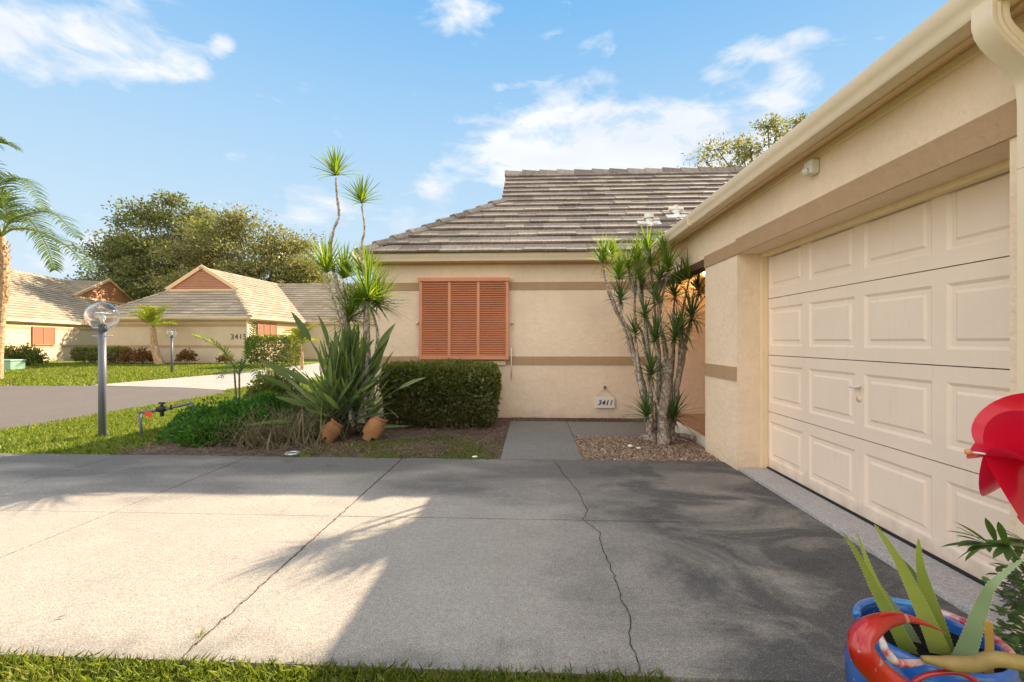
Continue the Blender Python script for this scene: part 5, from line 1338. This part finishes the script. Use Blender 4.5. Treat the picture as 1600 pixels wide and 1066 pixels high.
for k in range(330):
    q_ = W(random.gauss(1592, 20), random.uniform(885, 1060), random.uniform(1.45, 1.65)); a = random.uniform(0, 6.28)
    lf.blade(q_, (math.cos(a), math.sin(a), random.uniform(-.3, .6)), random.uniform(.025, .06), .02, .4, 3, .2, prof=lambda t: math.sin(math.pi*min(1, t*.9+.08))**.8)
lf.build('leaves', M['dracd'], fl)
for k in range(14):
    q_ = W(random.gauss(1595, 18), random.uniform(890, 1040), random.uniform(1.5, 1.62)); stemline(b, [root+Vector((random.uniform(-.03, .03), 0, 0)), root.lerp(q_, .6)+Vector((0, 0, .05)), q_], .003, .0015, 5)
b.build('stems', M['brown'], fl)
m, nt, bb = newmat('purple_petal'); setb(nt, bb, (.28, .16, .36), .6); M['purple'] = m
b = MB()
for k in range(60):
    q_ = W(random.gauss(1572, 10), random.gauss(925, 16), random.uniform(1.5, 1.58)); rosette(b, q_, (random.uniform(-.5, .5), -1, .6), 5, .009, .006, 1.3, 0, 1)
b.build('flowers', M['purple'], fl)

# weeds in the driveway joint
b = MB(); p_ = G(312, 994)
for k in range(14):
    a = random.uniform(0, 6.28); b.blade((p_.x, p_.y, 0), (math.cos(a), math.sin(a), .6), .05, .004, .8, 3)
tag(b.build('weed', M['grass']), 'tiny grass weed sprouting from the driveway joint', 'weed')
# a few fallen leaves on the concrete
for i, (x, y, l) in enumerate(((90, 967, 'small dead leaf on the sunlit driveway nearest the left edge'), (898, 755, 'small dead leaf on the shaded driveway beside the long crack'))):
    p_ = G(x, y); b = MB(); b.blade((p_.x, p_.y, .006), (1, .4, .1), .035, .014, .3, 3, .3); tag(b.build('fallen_leaf', M['straw']), l, 'leaf')

b = MB()
for k in range(46):
    x, y = random.uniform(-5, 1.9), random.choice((random.uniform(1.8, 4.7), random.uniform(4.4, 4.72))); a = random.uniform(0, 6.28)
    b.blade((x, y, .004), (math.cos(a), math.sin(a), .1), random.uniform(.012, .035), random.uniform(.004, .01), .3, 2, .3)
for k in range(150):
    y = random.uniform(1.75, 4.7); a = random.uniform(0, 6.28); b.blade((-1.37+random.gauss(0, .008), y, .003), (math.cos(a), math.sin(a), .2), random.uniform(.006, .02), .004, .3, 2)
tag(b.build('leaf_litter', M['straw']), 'scattered tiny brown leaf bits and joint debris on the driveway', 'leaf litter', kind='stuff')
# ------------------------------------------------------------------ sky, sun
SD = Vector((.958, 1.31, 1)).normalized(); el = math.asin(SD.z); az = math.atan2(SD.x, SD.y)
sl = bpy.data.lights.new('sun', 'SUN'); sl.energy = 5.0; sl.angle = R(.53); sl.color = (1, .83, .62)
so = bpy.data.objects.new('sun', sl); COL.objects.link(so); so.rotation_euler = SD.to_track_quat('Z', 'Y').to_euler(); so.location = SD*50
w = bpy.data.worlds.new('World'); S.world = w; w.use_nodes = True; nt = w.node_tree; bg = nt.nodes['Background']
sky = nt.nodes.new('ShaderNodeTexSky'); sky.sky_type = 'NISHITA'; sky.sun_disc = False; sky.sun_elevation = el; sky.sun_rotation = az
sky.air_density = 1.0; sky.dust_density = .6; sky.ozone_density = 2.5
tc = nt.nodes.new('ShaderNodeTexCoord'); sep = nt.nodes.new('ShaderNodeSeparateXYZ'); nt.links.new(tc.outputs['Generated'], sep.inputs[0])
gx = mth(nt, 'DIVIDE', sep.outputs[0], mth(nt, 'MAXIMUM', sep.outputs[1], .05)); gz = mth(nt, 'DIVIDE', sep.outputs[2], mth(nt, 'MAXIMUM', sep.outputs[1], .05))
blobs = [(60, 45, 150, 55, 1), (90, 95, 110, 40, 1), (190, 40, 60, 50, .8), (250, 90, 75, 35, .95), (300, 115, 40, 22, .8), (350, 68, 24, 20, 1), (712, 18, 62, 34, 1.1), (480, 135, 25, 14, .4), (775, 135, 28, 12, .6),
         (850, 215, 110, 50, .95), (960, 195, 120, 45, .9), (1070, 225, 110, 45, 1.0), (1180, 235, 120, 45, .9), (1215, 160, 44, 30, .8), (870, 260, 120, 40, .7), (1190, 82, 75, 20, .85), (1270, 55, 40, 16, .75), (1120, 118, 40, 16, .8), (1240, 115, 34, 20, .7), (690, 285, 44, 26, .9), (770, 270, 34, 24, .8), (480, 328, 66, 26, .85), (640, 352, 60, 22, .85), (150, 385, 60, 30, .75), (60, 400, 90, 30, .6), (900, 128, 80, 18, .5), (1380, 60, 20, 10, .5)]
acc = None
for (bx0, by0, rx, ry, k) in blobs:
    D = W(bx0, by0, 1)-Vector((0, 0, CAMH)); a_, c_ = D.x/D.y, D.z/D.y
    dx = mth(nt, 'MULTIPLY', mth(nt, 'SUBTRACT', gx, a_), F/rx/.95); dz = mth(nt, 'MULTIPLY', mth(nt, 'SUBTRACT', gz, c_), F/ry/.95)
    r2 = mth(nt, 'ADD', mth(nt, 'MULTIPLY', dx, dx), mth(nt, 'MULTIPLY', dz, dz))
    v = mth(nt, 'MULTIPLY', mth(nt, 'EXPONENT', mth(nt, 'MULTIPLY', r2, -.8)), k)
    acc = v if acc is None else mth(nt, 'ADD', acc, v)
front = mth(nt, 'GREATER_THAN', sep.outputs[1], .12)
acc = mth(nt, 'MULTIPLY', mth(nt, 'MINIMUM', acc, .97), front)
nz1 = noise(nt, 9, 10, vec=tc.outputs['Generated'], rough=.6, sc3=(1, 1, 2.2), dist=.3)
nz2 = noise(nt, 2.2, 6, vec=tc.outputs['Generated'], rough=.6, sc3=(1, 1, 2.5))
back = mth(nt, 'MULTIPLY', ramp(nt, nz2, [(.38, gray(0)), (.55, gray(1))]), mth(nt, 'SUBTRACT', 1.0, front))  # unseen clouds added behind the camera to light the camera-facing walls
cm = mth(nt, 'ADD', acc, mth(nt, 'MULTIPLY', mth(nt, 'SUBTRACT', nz1, .5), 2.7))
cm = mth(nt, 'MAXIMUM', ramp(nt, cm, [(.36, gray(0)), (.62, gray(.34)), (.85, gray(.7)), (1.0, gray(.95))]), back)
cm = mth(nt, 'MULTIPLY', cm, mth(nt, 'GREATER_THAN', sep.outputs[2], 0.0))
SKYM = 1.0
capc = ramp(nt, sep.outputs[2], [(0.0, (2.35, 2.65, 2.9)), (.18, (1.85, 2.4, 2.85)), (.4, (1.25, 2.0, 2.8)), (.62, (.6, 1.5, 2.65))])
mn = nt.nodes.new('ShaderNodeVectorMath'); mn.operation = 'MINIMUM'; nt.links.new(sky.outputs[0], mn.inputs[0]); nt.links.new(capc, mn.inputs[1])
base_sky = mn.outputs[0]
ccol = ramp(nt, noise(nt, 5, 5, vec=tc.outputs['Generated'], sc3=(1, 1, 2)), [(.35, (2.5, 2.65, 2.9)), (.65, (3.1, 3.1, 3.15))])
ccol = mix(nt, front, (7.6, 7.1, 6.6), ccol)  # added rear clouds are much brighter and warmer than the visible ones
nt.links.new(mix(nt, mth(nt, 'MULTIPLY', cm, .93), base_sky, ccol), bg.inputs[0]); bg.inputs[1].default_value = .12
S.render.engine = 'CYCLES'
